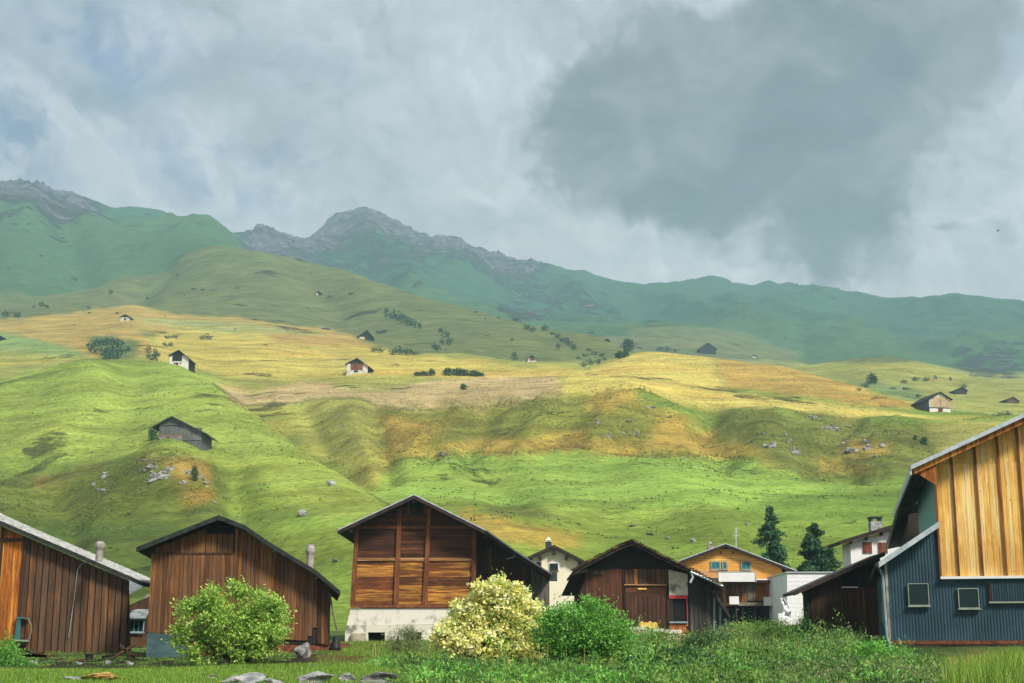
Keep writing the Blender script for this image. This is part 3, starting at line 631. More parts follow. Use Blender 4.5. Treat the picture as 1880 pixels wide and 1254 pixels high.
# ------------------------------------------------------------------ facade frame
class Fac:
    """a vertical wall plane through at(x, y, Y), turned by alpha about the vertical; o = distance in front of the plane"""
    def __init__(s, x, y, Y, alpha=0.0):
        a = math.radians(alpha); s.p = at(x, y, Y); s.u = Vector((math.cos(a), math.sin(a), 0)); s.n = Vector((math.sin(a), -math.cos(a), 0)); s.Y = Y
    def px(s, x, y, o=0.0):
        t, w = tw(x, y); d = Vector((t, 1, w)); c = Vector((0, 0, CZ)); q = s.p + s.n * o
        k = (q - c).dot(s.n) / d.dot(s.n); h_ = c + d * k; return ((h_ - s.p).dot(s.u), h_.z)
    def pl(s, pts, o=0.0): return [s.px(x, y, o) for x, y in pts]
    def P(s, sh, o=0.0):
        v = s.p + s.u * sh[0] + s.n * o; return Vector((v.x, v.y, sh[1]))
    def slab(s, mb, poly, o0, o1, mi=0): mb.prism([s.P(q, o1) for q in poly], [s.P(q, o0) for q in poly], mi)
    def slabpx(s, mb, pts, o0, o1, mi=0): s.slab(mb, s.pl(pts, o1), o0, o1, mi)
    def rect(s, mb, x0, y0, x1, y1, o0, o1, mi=0):
        a = s.px(x0, y0, o1); b = s.px(x1, y1, o1); s.slab(mb, [(a[0], b[1]), (b[0], b[1]), (b[0], a[1]), (a[0], a[1])], o0, o1, mi)
def PARTRECT(F, root_, name, mat, x0, y0, x1, y1, o0, o1, **kw):
    m = MB(); F.rect(m, x0, y0, x1, y1, o0, o1); return m.build(name, mat, root_, **kw)
def curve_at(pts, s_):
    pts = sorted(pts); return float(np.interp(s_, [p[0] for p in pts], [p[1] for p in pts]))
def vboards(F, rt, mat, bottom, top, width, o0=0.0, o1=0.035, gap=0.012, name='board', rag=0.0, skip=None, jitter=0.008, topcut=0.0):
    """vertical boards between two (s,h) polylines; each its own object"""
    sa = max(min(p[0] for p in bottom), min(p[0] for p in top)); sb = min(max(p[0] for p in bottom), max(p[0] for p in top))
    n = max(1, round((sb - sa) / width)); w = (sb - sa) / n; out = []
    for i in range(n):
        a = sa + i * w + gap / 2; b = a + w - gap
        mid = (a + b) / 2
        if skip and skip(mid): continue
        lo = min(curve_at(bottom, a), curve_at(bottom, b)) - random.random() * rag
        pts = [(a, lo), (b, lo), (b, curve_at(top, b) - topcut)]
        for p in sorted(top, reverse=True):
            if a < p[0] < b: pts.append((p[0], p[1] - topcut))
        pts.append((a, curve_at(top, a) - topcut))
        if pts[-1][1] - lo < 0.05 and pts[2][1] - lo < 0.05: continue
        m = MB(); F.slab(m, pts, o0, o1 + random.uniform(-jitter, jitter)); out.append(m.build(name, mat, rt))
    return out
def hboards(F, rt, mat, s0, s1, h0, h1, height, o0=0.0, o1=0.03, gap=0.010, name='board', top=None, jitter=0.006, skip=None):
    n = max(1, round((h1 - h0) / height)); hh = (h1 - h0) / n
    for i in range(n):
        a = h0 + i * hh + gap / 2; b = a + hh - gap; L = [s0, s0]; R = [s1, s1]
        if top:
            tp = sorted(top); pk = max(tp, key=lambda p: p[1])
            lf = [p for p in tp if p[0] <= pk[0]]; rg = [p for p in tp if p[0] >= pk[0]]
            if b > pk[1]: continue
            for k_, hq in enumerate((a, b)):
                L[k_] = max(s0, float(np.interp(hq, [p[1] for p in lf], [p[0] for p in lf])))
                R[k_] = min(s1, float(np.interp(hq, [p[1] for p in rg[::-1]], [p[0] for p in rg[::-1]])))
            if R[0] - L[0] < 0.1 or R[1] - L[1] < 0.05: continue
        if skip and skip((L[0] + R[0]) / 2, (a + b) / 2): continue
        m = MB(); F.slab(m, [(L[0], a), (R[0], a), (R[1], b), (L[1], b)], o0, o1 + random.uniform(-jitter, jitter)); m.build(name, mat, rt)
def roofslope(F, rt, mat, pts, o_front, o_back, th, name='roof_slope', b=None):
    """one roof slope: its front verge runs along the (s,h) points"""
    m = MB(); top = [F.P(p, o_front) for p in pts]; bot = [F.P((p[0], p[1] - th), o_front) for p in pts]
    back = Vector(b) if b is not None else F.n * (o_back - o_front)
    ring = top + bot[::-1]; m.prism(ring, [q + back for q in ring]); return m.build(name, mat, rt)
def verge(F, rt, mat, pts, o0, o1, w, name='verge_board', up=0.03):
    m = MB(); n = len(pts)
    for (a, b) in zip(pts, pts[1:]):
        F.slab(m, [(a[0], a[1] + up), (b[0], b[1] + up), (b[0], b[1] - w), (a[0], a[1] - w)], o0, o1)
    return m.build(name, mat, rt)
def body(F, rt, mat, poly, o0, o1=-0.02, name='wall', sh=None):
    m = MB()
    if sh is None: F.slab(m, poly, o0, o1)
    else: m.prism([F.P(q, o1) for q in poly], [F.P(q, o1) + Vector(sh) for q in poly])
    return m.build(name, mat, rt)
def window(F, rt, x0, y0, x1, y1, o=0.04, fr='frame', gl='glass', fw=0.032, panes=1, sill=True, name='window'):
    a = F.px(x0, y0, o); b = F.px(x1, y1, o); s0, s1, h0, h1 = a[0], b[0], b[1], a[1]
    m = MB(); F.slab(m, [(s0, h0), (s1, h0), (s1, h1), (s0, h1)], o - 0.05, o - 0.02); w_ = m.build(name, M['void'], rt)
    m = MB()
    for q in [(s0, h0, s0 + fw, h1), (s1 - fw, h0, s1, h1), (s0 + fw, h1 - fw, s1 - fw, h1), (s0 + fw, h0, s1 - fw, h0 + fw)]:
        F.slab(m, [(q[0], q[1]), (q[2], q[1]), (q[2], q[3]), (q[0], q[3])], o - 0.015, o + 0.03)
    m.build('frame', M[fr], w_)
    iw = (s1 - s0 - 2 * fw) / panes
    for i in range(panes):
        m = MB(); q0 = s0 + fw + i * iw + (0.012 if i else 0); q1 = s0 + fw + (i + 1) * iw - (0.012 if i < panes - 1 else 0)
        F.slab(m, [(q0, h0 + fw), (q1, h0 + fw), (q1, h1 - fw), (q0, h1 - fw)], o - 0.012, o); m.build('pane', M[gl], w_)
        if i: 
            m = MB(); F.slab(m, [(q0 - 0.025, h0 + fw), (q0 - .001, h0 + fw), (q0 - .001, h1 - fw), (q0 - 0.025, h1 - fw)], o - 0.01, o + 0.028); m.build('mullion', M[fr], w_)
    if sill:
        m = MB(); F.slab(m, [(s0 - 0.04, h0 - 0.05), (s1 + 0.04, h0 - 0.05), (s1 + 0.04, h0 - 0.002), (s0 - 0.04, h0 - 0.002)], o - 0.04, o + 0.09); m.build('sill', M[fr], w_)
    return w_
def chimney(rt, x, ytop, ybase, Y, wpx, mat, capmat, style='flue'):
    k = Y / FPX; b = at(x, ybase, Y); t = at(x, ytop, Y); r = wpx * k / 2; m = MB()
    if style == 'flue':
        m.tube([b, Vector((b.x, b.y, b.z + (t.z - b.z) * 0.55))], r * 0.72, 14); c = m.build('chimney', mat, rt)
        m = MB(); z0 = b.z + (t.z - b.z) * 0.55; H = (t.z - b.z) * 0.45
        for za, zb, ra, rb in [(0.0, 0.35, .75, 1.0), (0.35, .62, 1.0, 1.0), (.62, 1.0, 1.0, .6)]:
            m.tube([(b.x, b.y, z0 + H * za), (b.x, b.y, z0 + H * zb)], r * ra, 10, r1=r * rb)
        m.build('cap', capmat, c)
    else:
        m.box((b.x, b.y, (b.z + t.z * .7 + b.z * .3) / 2 + 0.0), (r * 2, r * 2, (t.z - b.z) * 0.7)); c = m.build('chimney', mat, rt)
        m = MB(); zt = b.z + (t.z - b.z) * .7
        for dx, dy in ((-1, -1), (1, -1), (-1, 1), (1, 1)): m.box((b.x + dx * r * .8, b.y + dy * r * .8, zt + (t.z - b.z) * .1), (r * .35, r * .35, (t.z - b.z) * .2))
        if style == 'slab': m.box((b.x, b.y, zt + (t.z - b.z) * .25), (r * 2.3, r * 2.3, (t.z - b.z) * .1))
        else: m.tube([(b.x, b.y, zt + (t.z - b.z) * .15), (b.x, b.y, zt + (t.z - b.z) * .45)], r * 1.1, 8, r1=r * .12)
        m.build('cap', capmat, c)
    return c
# ================================================================== village buildings
# ---- first barn, at the left edge
F = Fac(120, 1190, 66, 0)
rt = root('barn', F.P(F.px(60, 1205)), 'brown corrugated barn at the left edge with pale shingled roof and grey flue', 'barn')
vp = F.pl([(-130, 898), (0, 957), (130, 1012), (266, 1071)], 0.5)
wt = [(a, b - 0.22) for a, b in vp]
bl = F.pl([(-130, 1207), (20, 1207), (240, 1204)], 0.0)
wallp = [F.px(-130, 1207), F.px(240, 1204), (F.px(237, 1066)[0], curve_at(wt, F.px(237, 1066)[0]) - 0.05)] + [(p[0], p[1] - 0.05) for p in wt[::-1][1:]]
body(F, rt, M['brown_dk'], wallp, 0, sh=(-1.6, 6, 0))
sA = F.px(56, 1000)[0]; sB = F.px(237, 1100)[0]
lf = vboards(F, rt, M['orange_v'], [p for p in F.pl([(-130, 1190), (44, 1196)])] , [p for p in wt if p[0] < sA - .05] + [(sA - .3, curve_at(wt, sA - .3))], 0.42, o1=0.05)
for xx in (-110, -60, -14, 28):      # cover battens
    m = MB(); a = F.px(xx, 1198)[0]; F.slab(m, [(a, F.px(xx, 1198)[1]), (a + .12, F.px(xx, 1198)[1]), (a + .15, curve_at(wt, a + .15)), (a + .03, curve_at(wt, a + .03))], 0.06, 0.11); m.build('batten', M['brown_dk'], rt)
m = MB(); F.rect(m, -130, 988, 56, 994, 0.06, 0.13); m.build('beam', M['brown_dk'], rt)
# ribbed brown section
rb = [(sA - .28, F.px(50, 1204)[1]), (sB, F.px(237, 1202)[1])]
vboards(F, rt, M['rust'], rb, [(sA - .28, curve_at(wt, sA - .28)), (sB, curve_at(wt, sB))], 0.31, o1=0.07, jitter=0.03, gap=0.05)
m = MB(); F.slab(m, [(sA - .36, F.px(50, 1204)[1]), (sA - .26, F.px(50, 1204)[1]), (sA - .1, curve_at(wt, sA - .1)), (sA - .2, curve_at(wt, sA - .2))], 0.03, 0.12); m.build('corner_post', M['brown_dk'], rt)
# roof: top surface seen from the right
roofslope(F, rt, M['roof_dk'], vp, 0.5, -4.6, 0.14)
verge(F, rt, M['verge'], vp, 0.5, 0.56, 0.16)
m = MB(); vpx = np.array(vp)
L = np.cumsum([0] + [math.dist(vp[i], vp[i + 1]) for i in range(len(vp) - 1)])
tl = 0.22; nrow = int(L[-1] / tl)
for i in range(nrow):
    d0 = i * tl; d1 = d0 + tl * 1.15
    a = (np.interp(d0, L, vpx[:, 0]), np.interp(d0, L, vpx[:, 1])); b = (np.interp(min(d1, L[-1]), L, vpx[:, 0]), np.interp(min(d1, L[-1]), L, vpx[:, 1]))
    for j in range(19):
        o_a = 0.5 - j * 0.268 - (0.13 if i % 2 else 0); o_b = o_a - 0.255; lf_ = random.uniform(0, .012)
        q = [F.P((a[0], a[1] + .012 + lf_), o_a), F.P((b[0], b[1] + .045 + lf_), o_a), F.P((b[0], b[1] + .045 + lf_), o_b), F.P((a[0], a[1] + .012 + lf_), o_b)]
        m.add(q + [v - Vector((0, 0, .02)) for v in q], [(0, 1, 2, 3), (1, 5, 6, 2), (0, 4, 5, 1)], random.choice((0, 0, 1)))
m.build('roof_tiles', [M['shingle'], simple('grey_shingle_dark', C(168, 172, 170), C(206, 208, 204), scale=2)], rt, kind='stuff')
chimney(rt, 182, 994, 1030, 64.5, 19, M['flue'], M['flue'])
m = MB(); m.tube([F.P(F.px(x_, y_, .16), .16) for x_, y_ in [(165, 1031), (150, 1036), (142, 1046), (136, 1100), (126, 1170)]], 0.018, 6); m.build('cable', M['pipe'], rt)
# little glazed lamp box on the wall
t_ = root('glass_box', F.P(F.px(38, 1180, .3), .3), 'small green framed glass box fixed to the left brown barn', 'lantern')
m = MB(); F.slabpx(m, [(33, 1136), (38, 1136), (36, 1176), (26, 1176)], 0.26, 0.30); m.build('pane', M['glass_teal'], t_)
m = MB(); F.slabpx(m, [(29, 1132), (51, 1134), (52, 1136), (29, 1136)], 0.12, 0.34); F.slabpx(m, [(32, 1136), (33.5, 1136), (27, 1176), (25, 1176)], 0.3, 0.33); m.build('frame', M['teal_side'], t_)
m = MB(); F.slabpx(m, [(24, 1174), (50, 1175), (50, 1178), (24, 1177)], 0.12, 0.38); m.tube([F.P(F.px(x_, y_, .33), .33) for x_, y_ in [(51, 1136), (57, 1146), (58, 1158), (54, 1172), (49, 1177)]], .016, 6); m.build('rim', M['frame'], t_)

# ---- low roofs and shed between the first two barns
F = Fac(250, 1170, 80, 0)
rt = root('shed', F.P(F.px(252, 1180)), 'low shed with grey slab roof and dark glazing squeezed between the two left barns', 'shed')
body(F, rt, M['rust'], F.pl([(226, 1188), (290, 1188), (290, 1166), (226, 1166)]), -3)
body(F, rt, M['brown_dk'], F.pl([(232, 1166), (290, 1166), (290, 1085), (232, 1110)]), -4, -0.6, name='upper_wall')
m = MB(); m.prism([at(231, 1134, 79.5), at(268, 1134, 79.5), at(292, 1086, 83), at(270, 1092, 83)], [at(231, 1136, 79.5), at(268, 1136, 79.5), at(292, 1089, 83), at(270, 1094, 83)]); m.build('lower_roof', M['slab_grey'], rt)
m = MB(); m.prism([at(232, 1092, 81), at(270, 1069, 81), at(290, 1061, 84), at(236, 1063, 84)], [at(232, 1095, 81), at(270, 1073, 81), at(290, 1064, 84), at(236, 1066, 84)]); m.build('upper_roof', M['slab_grey'], rt)
window(F, rt, 229, 1137, 264, 1161, o=0.05, fr='pipe', gl='glass', panes=4, fw=.05)

# ---- second barn
F = Fac(430, 1180, 60, 0)
rt = root('barn', F.P(F.px(430, 1200)), 'dark brown vertical board barn with curved right roof edge behind the green shrub', 'barn')
vp = F.pl([(251, 1006), (402, 947), (449, 965), (494, 996), (545, 1027), (579, 1047), (625, 1086)], 0.7)
wt = [(a, b - 0.20) for a, b in vp]
sl = F.px(274, 1100)[0]; sr = F.px(607, 1100)[0]
wtop = [(sl, curve_at(wt, sl))] + [p for p in wt if sl < p[0] < sr] + [(sr, curve_at(wt, sr))]
hb_ = F.px(300, 1160)[1]; hr_ = F.px(600, 1184)[1]
F2b = [(sl, hb_), (F.px(335, 1160)[0], hb_), (F.px(338, 1160)[0], F.px(400, 1178)[1]), (sr, hr_)]
body(F, rt, M['black_w'], [(p[0], p[1]) for p in F2b] + [(p[0], p[1] - .03) for p in wtop[::-1]], 0, sh=(-1.0, 7, 0))
ls, le = F.px(380, 970)[0], F.px(429, 970)[0]; lh0, lh1 = F.px(400, 979)[1], F.px(400, 968)[1]
seam = F.px(350, 1016)[1]; s_seam = F.px(430, 1016)[0]
up = [p for p in wtop if p[0] < s_seam] + [(s_seam, curve_at(wtop, s_seam))]
left_top = [(p[0], min(p[1], seam - .02)) for p in [(sl, curve_at(wtop, sl)), (F.px(285, 1016)[0], seam), (s_seam, seam)]]
vboards(F, rt, M['brown'], [(sl, hb_), (s_seam, hb_ - .15)], left_top, 0.175, rag=0.05)
sq = F.px(285, 1016)[0]
vboards(F, rt, M['brown'], [(sq, seam + .01), (s_seam, seam + .01)], [(sq, curve_at(wtop, sq))] + [p for p in up if sq < p[0] < s_seam] + [(s_seam, curve_at(wtop, s_seam))], 0.175,
        skip=lambda q: ls < q < le)
for q in np.linspace(ls, le - .2, 5):
    m = MB(); F.slab(m, [(q + .01, seam + .01), (q + .21, seam + .01), (q + .21, lh0), (q + .01, lh0)], 0, 0.035); m.build('board', M['brown'], rt)
m = MB(); F.slab(m, [(ls + .02, lh0), (le - .02, lh0), (le - .02, lh1 - .02), (ls + .02, lh1 - .02)], -.015, 0.04); m.build('loft_dark_panel', M['void'], rt)  # near-black slab on the wall; the loft's inner shade is its colour
m = MB(); F.slab(m, [(ls - .1, lh0 - .06), (le + .1, lh0 - .06), (le + .1, lh0), (ls - .1, lh0)], 0.03, 0.07); F.slab(m, [(ls - .1, lh1), (le + .1, lh1), (le + .1, lh1 + .05), (ls - .1, lh1 + .05)], 0.03, 0.07)
F.slab(m, [(ls, (lh0 + lh1) / 2 - .02), (le, (lh0 + lh1) / 2 - .02), (le, (lh0 + lh1) / 2 + .03), (ls, (lh0 + lh1) / 2 + .03)], 0.0, 0.03); m.build('loft_frame', M['brown_dk'], rt)
sp_ = F.px(582, 1130)[0]; s_g0 = F.px(561, 1176)[0]
vboards(F, rt, M['brown'], [(s_seam + .01, hb_ - .2), (s_g0, F.px(560, 1176)[1]), (sp_, F.px(583, 1138)[1])], [(s_seam + .01, curve_at(wtop, s_seam))] + [p for p in wtop if s_seam < p[0] < sp_] + [(sp_, curve_at(wtop, sp_))], 0.175, gap=.014)
vboards(F, rt, M['brown_dk'], [(sp_ + .01, F.px(590, 1180)[1]), (sr, hr_)], [(sp_ + .01, curve_at(wtop, sp_))] + [p for p in wtop if sp_ < p[0] < sr] + [(sr, curve_at(wtop, sr))], 0.175, gap=.014)
m = MB(); F.slab(m, [(sq - .1, seam - .03), (s_seam, seam - .03), (s_seam, seam + .04), (sq - .1, seam + .04)], 0.036, 0.07); m.build('beam', M['brown_dk'], rt)
m = MB(); F.slab(m, F.pl([(268, 1212), (342, 1212), (338, 1160), (271, 1160)]), -3, 0.02); m.build('foundation', M['bluecon'], rt)
m = MB(); F.slab(m, F.pl([(342, 1214), (612, 1192), (612, 1180), (342, 1178)]), -6, -0.05); m.build('plinth', M['rusty'], rt)
roofslope(F, rt, M['roof_dk'], vp[:2], 0.7, -7.5, 0.12, b=(-1.1, 8, 0)); roofslope(F, rt, M['roof_dk'], vp[1:], 0.7, -7.5, 0.12, b=(-1.1, 8, 0))
verge(F, rt, M['verge'], vp, 0.7, 0.76, 0.17)
for p in (vp[0], vp[1], vp[-1]):
    m = MB(); m.tube([F.P((p[0], p[1] - .22), .65), F.P((p[0], p[1] - .22), -.02)], .06, 6)
    if p is vp[1]: m.build('purlin', M['brown_dk'], rt)
chimney(rt, 569, 1000, 1044, 60.5, 18, M['flue'], M['flue'])
for xs in [[(500, 1013), (507, 1009), (508, 1004)], [(577, 1062), (585, 1059), (586, 1054)]]:
    m = MB(); m.tube([F.P(F.px(x_, y_, .5), .5) for x_, y_ in xs], .025, 6); m.build('gutter_bracket', M['pipe'], rt)
m = MB(); m.tube([F.P(F.px(606, 1090, .2), .2), F.P(F.px(612, 1130, .3), .3), F.P(F.px(619, 1160, .4), .4)], .035, 6)
m.build('prop_pole', M['grey_w'], None, label='thin pole leaning on the right end of the curved roof barn', cat='pole', loc=F.P(F.px(619, 1158, .4), .4))

# ---- third barn: horizontal boards in a timber frame
F = Fac(760, 1100, 88, 0)
rt = root('barn', F.P(F.px(760, 1175)), 'tall timber framed barn with horizontal boards on a white plaster base', 'barn')
OV = 1.3
vp = F.pl([(620, 975), (760, 910), (891, 975), (946, 1014), (1012, 1056)], OV)
wt = [(a, b - 0.16) for a, b in vp]
sl = F.px(652, 1000)[0]; sm_ = F.px(870, 1000)[0]; se = F.px(1010, 1080)[0]
hs = F.px(700, 1112)[1]
poly = [(sl - .05, hs), (sm_, hs), (sm_, curve_at(wt, sm_))] + [p for p in wt[::-1] if sl < p[0] < sm_] + [(sl, curve_at(wt, sl))]
body(F, rt, M['black_w'], poly, -9)
vert_l = [(sl, F.px(650, 1114)[1])]
posts = [((655, 984), (647, 1112)), ((734, 937), (727, 1112)), ((788, 934), (780, 1112)), ((870, 980), (870, 1112))]
b1 = F.px(700, 969)[1]; b2 = F.px(700, 1028)[1]
xs = [F.px(p[0][0], 1030)[0] for p in posts]; sx_ = []
for (xa, ya), (xb, yb) in posts:
    a = F.px(xa, ya, .14); b = F.px(xb, yb, .14); ah = curve_at(wt, a[0]) - .05
    m = MB(); F.slab(m, [(b[0] - .15, b[1]), (b[0] + .15, b[1]), (a[0] + .13, ah), (a[0] - .13, ah)], 0.0, 0.16); m.build('post', M['post'], rt); sx_.append((b[0], a[0]))
for i in range(3):
    a = min(sx_[i]) + .0; b = max(sx_[i + 1])
    a = (sx_[i][0] + sx_[i][1]) / 2; b = (sx_[i + 1][0] + sx_[i + 1][1]) / 2
    hboards(F, rt, M['h_orange'], a, b, hs + .02, b2 - .05, 0.235)
    hboards(F, rt, M['h_dark'], a, b, b2 + .1, b1 - .05, 0.235)
    m = MB(); F.slab(m, [(a + .1, b2 - .06), (b - .1, b2 - .06), (b - .1, b2 + .12), (a + .1, b2 + .12)], 0.03, 0.12); m.build('beam', M['beam'], rt)
    m = MB(); F.slab(m, [(a + .1, b1 - .06), (b - .1, b1 - .06), (b - .1, b1 + .10), (a + .1, b1 + .10)], 0.03, 0.12); m.build('beam', M['post'], rt)
op0, op1 = F.px(748, 930)[0], F.px(784, 930)[0]; oph = F.px(760, 943)[1]
gt = [(p[0], p[1] - .02) for p in wt]
hboards(F, rt, M['h_dark'], sl + .1, sm_, b1 + .12, oph, 0.235, top=gt)
hboards(F, rt, M['h_dark'], sl + .1, op0, oph, max(p[1] for p in wt), 0.235, top=gt)
for (q0, q1) in ((op0, op0 + .2), (op1 - .2, op1)):
    m = MB(); F.slab(m, [(q0, oph), (q1, oph), (q1, curve_at(wt, q1)), (q0, curve_at(wt, q0))], 0, .06); m.build('jamb', M['post'], rt)
tpk = [p for p in gt if p[0] >= op1]
nb2 = 5
for i in range(nb2):
    a = oph + i * .235; b = a + .225
    R = float(np.interp(a, [p[1] for p in gt[::-1][:4]], [p[0] for p in gt[::-1][:4]])); R2 = float(np.interp(b, [p[1] for p in gt[::-1][:4]], [p[0] for p in gt[::-1][:4]]))
    if R2 > op1 + .1:
        m = MB(); F.slab(m, [(op1, a), (R, a), (R2, b), (op1, b)], 0, .03); m.build('board', M['h_dark'], rt)
m = MB(); F.slab(m, [(F.px(644, 1114)[0], hs - .12), (sm_ + .2, hs - .12), (sm_ + .2, hs + .02), (F.px(644, 1114)[0], hs + .02)], -.05, 0.2); m.build('sill_beam', M['post'], rt)
m = MB(); F.slab(m, F.pl([(637, 1148), (872, 1146), (872, 1116), (644, 1117)]), -8.8, 0.10); m.build('foundation', M['plaster'], rt)
m = MB()
for pl_ in ([(634, 1161), (872, 1161), (872, 1147), (636, 1148)], [(634, 1182), (676, 1182), (676, 1161), (634, 1161)], [(707, 1182), (742, 1182), (742, 1161), (707, 1161)], [(774, 1182), (872, 1182), (872, 1161), (774, 1161)]):
    F.slab(m, F.pl(pl_), -8.6, 0.16)
m.build('lower_foundation', M['plaster_old'], rt)
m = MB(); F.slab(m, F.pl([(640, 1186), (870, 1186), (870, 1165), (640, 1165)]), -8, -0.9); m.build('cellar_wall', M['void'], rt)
m = MB(); F.slab(m, F.pl([(646, 1178), (672, 1178), (672, 1163), (646, 1163)]), 0.17, 0.4); m.build('stone_block', M['cement'], rt)
# lean-to part, set back
lo = -1.6
bl = [(sm_, F.px(870, 1168)[1]), (se, F.px(1010, 1165)[1])]
lt = [(sm_, curve_at(wt, sm_)), *[p for p in wt if sm_ < p[0] < se], (se, curve_at(wt, se))]
body(F, rt, M['black_w'], bl + [(p[0], p[1]) for p in lt[::-1]], -9, lo - .05, name='side_wall')
s1_ = F.px(975, 1080, lo)[0]
vboards(F, rt, M['brown_dk'], [(sm_, bl[0][1]), (s1_, bl[0][1])], [(sm_, lt[0][1])] + [p for p in lt[1:-1] if p[0] < s1_] + [(s1_, curve_at(lt, s1_))], 0.3, o0=lo - .04, o1=lo, jitter=.02)
vboards(F, rt, M['grey_w'], [(s1_ + .01, bl[0][1]), (se, bl[0][1])], [(s1_ + .01, curve_at(lt, s1_)), (se, curve_at(lt, se))], 0.26, o0=lo - .04, o1=lo + .06, jitter=.02)
m = MB(); F.rect(m, 897, 1004, 903, 1120, lo, lo + .18); m.build('post', M['post'], rt)
roofslope(F, rt, M['roof_dk'], vp[:2], OV, -10, 0.12); roofslope(F, rt, M['roof_dk'], vp[1:], OV, -10, 0.12)
verge(F, rt, M['brown_roof'], vp, OV, OV + .07, 0.2)
verge(F, rt, M['zinc'], [(p[0], p[1] + .06) for p in vp], OV - .02, OV + .09, 0.035, name='verge_trim')
gp = vp[2:]
m = MB(); m.tube([F.P((p[0] + .02, p[1] + .02), OV + .12) for p in gp], .075, 8); m.build('gutter', M['metal_dk'], rt)
m = MB(); m.tube([F.P(F.px(x_, y_, .6), .6) for x_, y_ in [(930, 1026), (942, 1023), (947, 1016)]], .04, 6); m.build('gutter_bracket', M['pipe'], rt)
for i, q in enumerate([vp[0], vp[1], vp[2]]):
    sq_ = q[0] + (.8 if i == 0 else 0)
    m = MB(); hq = curve_at(wt, sq_) - .18; F.slab(m, [(sq_ - .1, hq - .1), (sq_ + .1, hq - .1), (sq_ + .1, hq + .1), (sq_ - .1, hq + .1)], -.1, OV - .05); m.build('purlin', M['black_w'], rt)
m = MB(); F.slabpx(m, [(1008, 1050), (1023, 1050), (1023, 1066), (1008, 1066)], .0, .8); m.build('eave_box', M['metal_dk'], rt)

# ---- cream house behind
F = Fac(1020, 1060, 125, 0)
rt = root('house', F.P(F.px(1025, 1140)), 'small cream rendered house with dark eaves behind the timber framed barn', 'house')
vp = F.pl([(968, 1023), (1017, 1001), (1081, 1034)], 0.6); wt = [(a, b - .25) for a, b in vp]
sl = F.px(978, 1040)[0]; sr = F.px(1074, 1040)[0]; hb_ = F.px(1020, 1150)[1]
body(F, rt, M['cream'], [(sl, hb_), (sr, hb_), (sr, curve_at(wt, sr)), *[p for p in wt[::-1] if sl < p[0] < sr], (sl, curve_at(wt, sl))], -7, 0.0)
roofslope(F, rt, M['brown_roof'], vp[:2], .6, -8, .22); roofslope(F, rt, M['brown_roof'], vp[1:], .6, -8, .22)
verge(F, rt, M['brown_roof'], vp, .6, .68, .24)
m = MB(); F.rect(m, 1007, 1032, 1027, 1049, 0, .06); m.build('window_surround', M['white'], rt)
window(F, rt, 1009.5, 1034.5, 1024.5, 1047, o=.12, fr='brown_roof', fw=.07, panes=2)
window(F, rt, 985, 1032, 994, 1041, o=.08, fr='brown_roof', fw=.06)
for x_, y_ in [(992, 1021), (1017, 1011), (1040, 1021), (1064, 1032)]:
    m = MB(); F.rect(m, x_ - 2.8, y_, x_ + 2.8, y_ + 7, .0, .52); m.build('rafter_end', M['brown_roof'], rt)
chimney(rt, 1007, 989, 1008, 126, 11, M['metal_dk'], M['cream'], 'cone')

# ---- fourth barn
F = Fac(1190, 1160, 88, 0)
rt = root('barn', F.P(F.px(1190, 1168)), 'reddish brown barn with mossy roof edge and white plaster panel at its right', 'barn')
vp = F.pl([(1052, 1048), (1100, 1022), (1142, 1001), (1162, 993.5), (1217, 1022), (1270, 1047), (1328, 1077)], 1.1); wt = [(a, b - .22) for a, b in vp]
sl = F.px(1064, 1060)[0]; sr = F.px(1311, 1100)[0]; hb_ = F.px(1190, 1168)[1]
body(F, rt, M['black_w'], [(sl, hb_), (sr, hb_), (sr, curve_at(wt, sr)), *[p for p in wt[::-1] if sl < p[0] < sr], (sl, curve_at(wt, sl))], -8, -.02)
hm1 = F.px(1150, 1045)[1]; s_a = F.px(1081, 1)[0]; s_b = F.px(1145, 1)[0]; s_c = F.px(1227, 1)[0]; s_d = F.px(1263, 1)[0]; s_e = F.px(1266, 1)[0]
s_a, s_b, s_c, s_d, s_e = [F.px(x_, 1100)[0] for x_ in (1081, 1145, 1227, 1263, 1266)]
gp_ = [p for p in wt]
hboards(F, rt, M['black_w'], sl + .2, sr, hm1, max(p[1] for p in wt), .26, top=gp_, o1=.03)
vboards(F, rt, M['brown_dk'], [(sl, hb_), (s_a, hb_)], [(sl, curve_at(wt, sl)), (s_a, hm1)], .26)
vboards(F, rt, wood('red_brown_boards', C(60, 36, 26), C(104, 62, 40), C(140, 84, 50), streak=.3, rand=.2), [(s_a, hb_), (s_b, hb_)], [(s_a, hm1), (s_b, hm1)], .26)
rbm = wood('door_boards', C(54, 36, 28), C(88, 58, 42), C(116, 76, 50), streak=.2, rand=.12)
dr = MB(); F.rect(dr, 1147, 1090, 1224, 1165, .0, .05); dr = dr.build('door', M['brown_dk'], rt)
hd1 = F.px(1150, 1074)[1]
for q in np.arange(s_b + .1, s_c - .1, .27):
    m = MB(); F.slab(m, [(q + .01, F.px(1, 1165)[1]), (q + .255, F.px(1, 1165)[1]), (q + .255, hd1 - .75), (q + .01, hd1 - .75)], .05, .08); m.build('plank', rbm, dr)
    m = MB(); F.slab(m, [(q + .01, hd1 + .05), (q + .255, hd1 + .05), (q + .255, hm1), (q + .01, hm1)], 0, .04); m.build('board', M['orange_v'] if random.random() < .4 else M['rust'], rt)
m = MB(); F.rect(m, 1146, 1072.5, 1225, 1075, .03, .14); m.build('beam', M['beam'], rt)
m = MB(); F.rect(m, 1148, 1076, 1224, 1090, .0, .06); m.build('transom_board', M['h_dark'], rt)
m = MB(); F.rect(m, 1171, 1079.5, 1187, 1082.5, .07, .12); m.build('handle_rail', M['yellow'], rt)
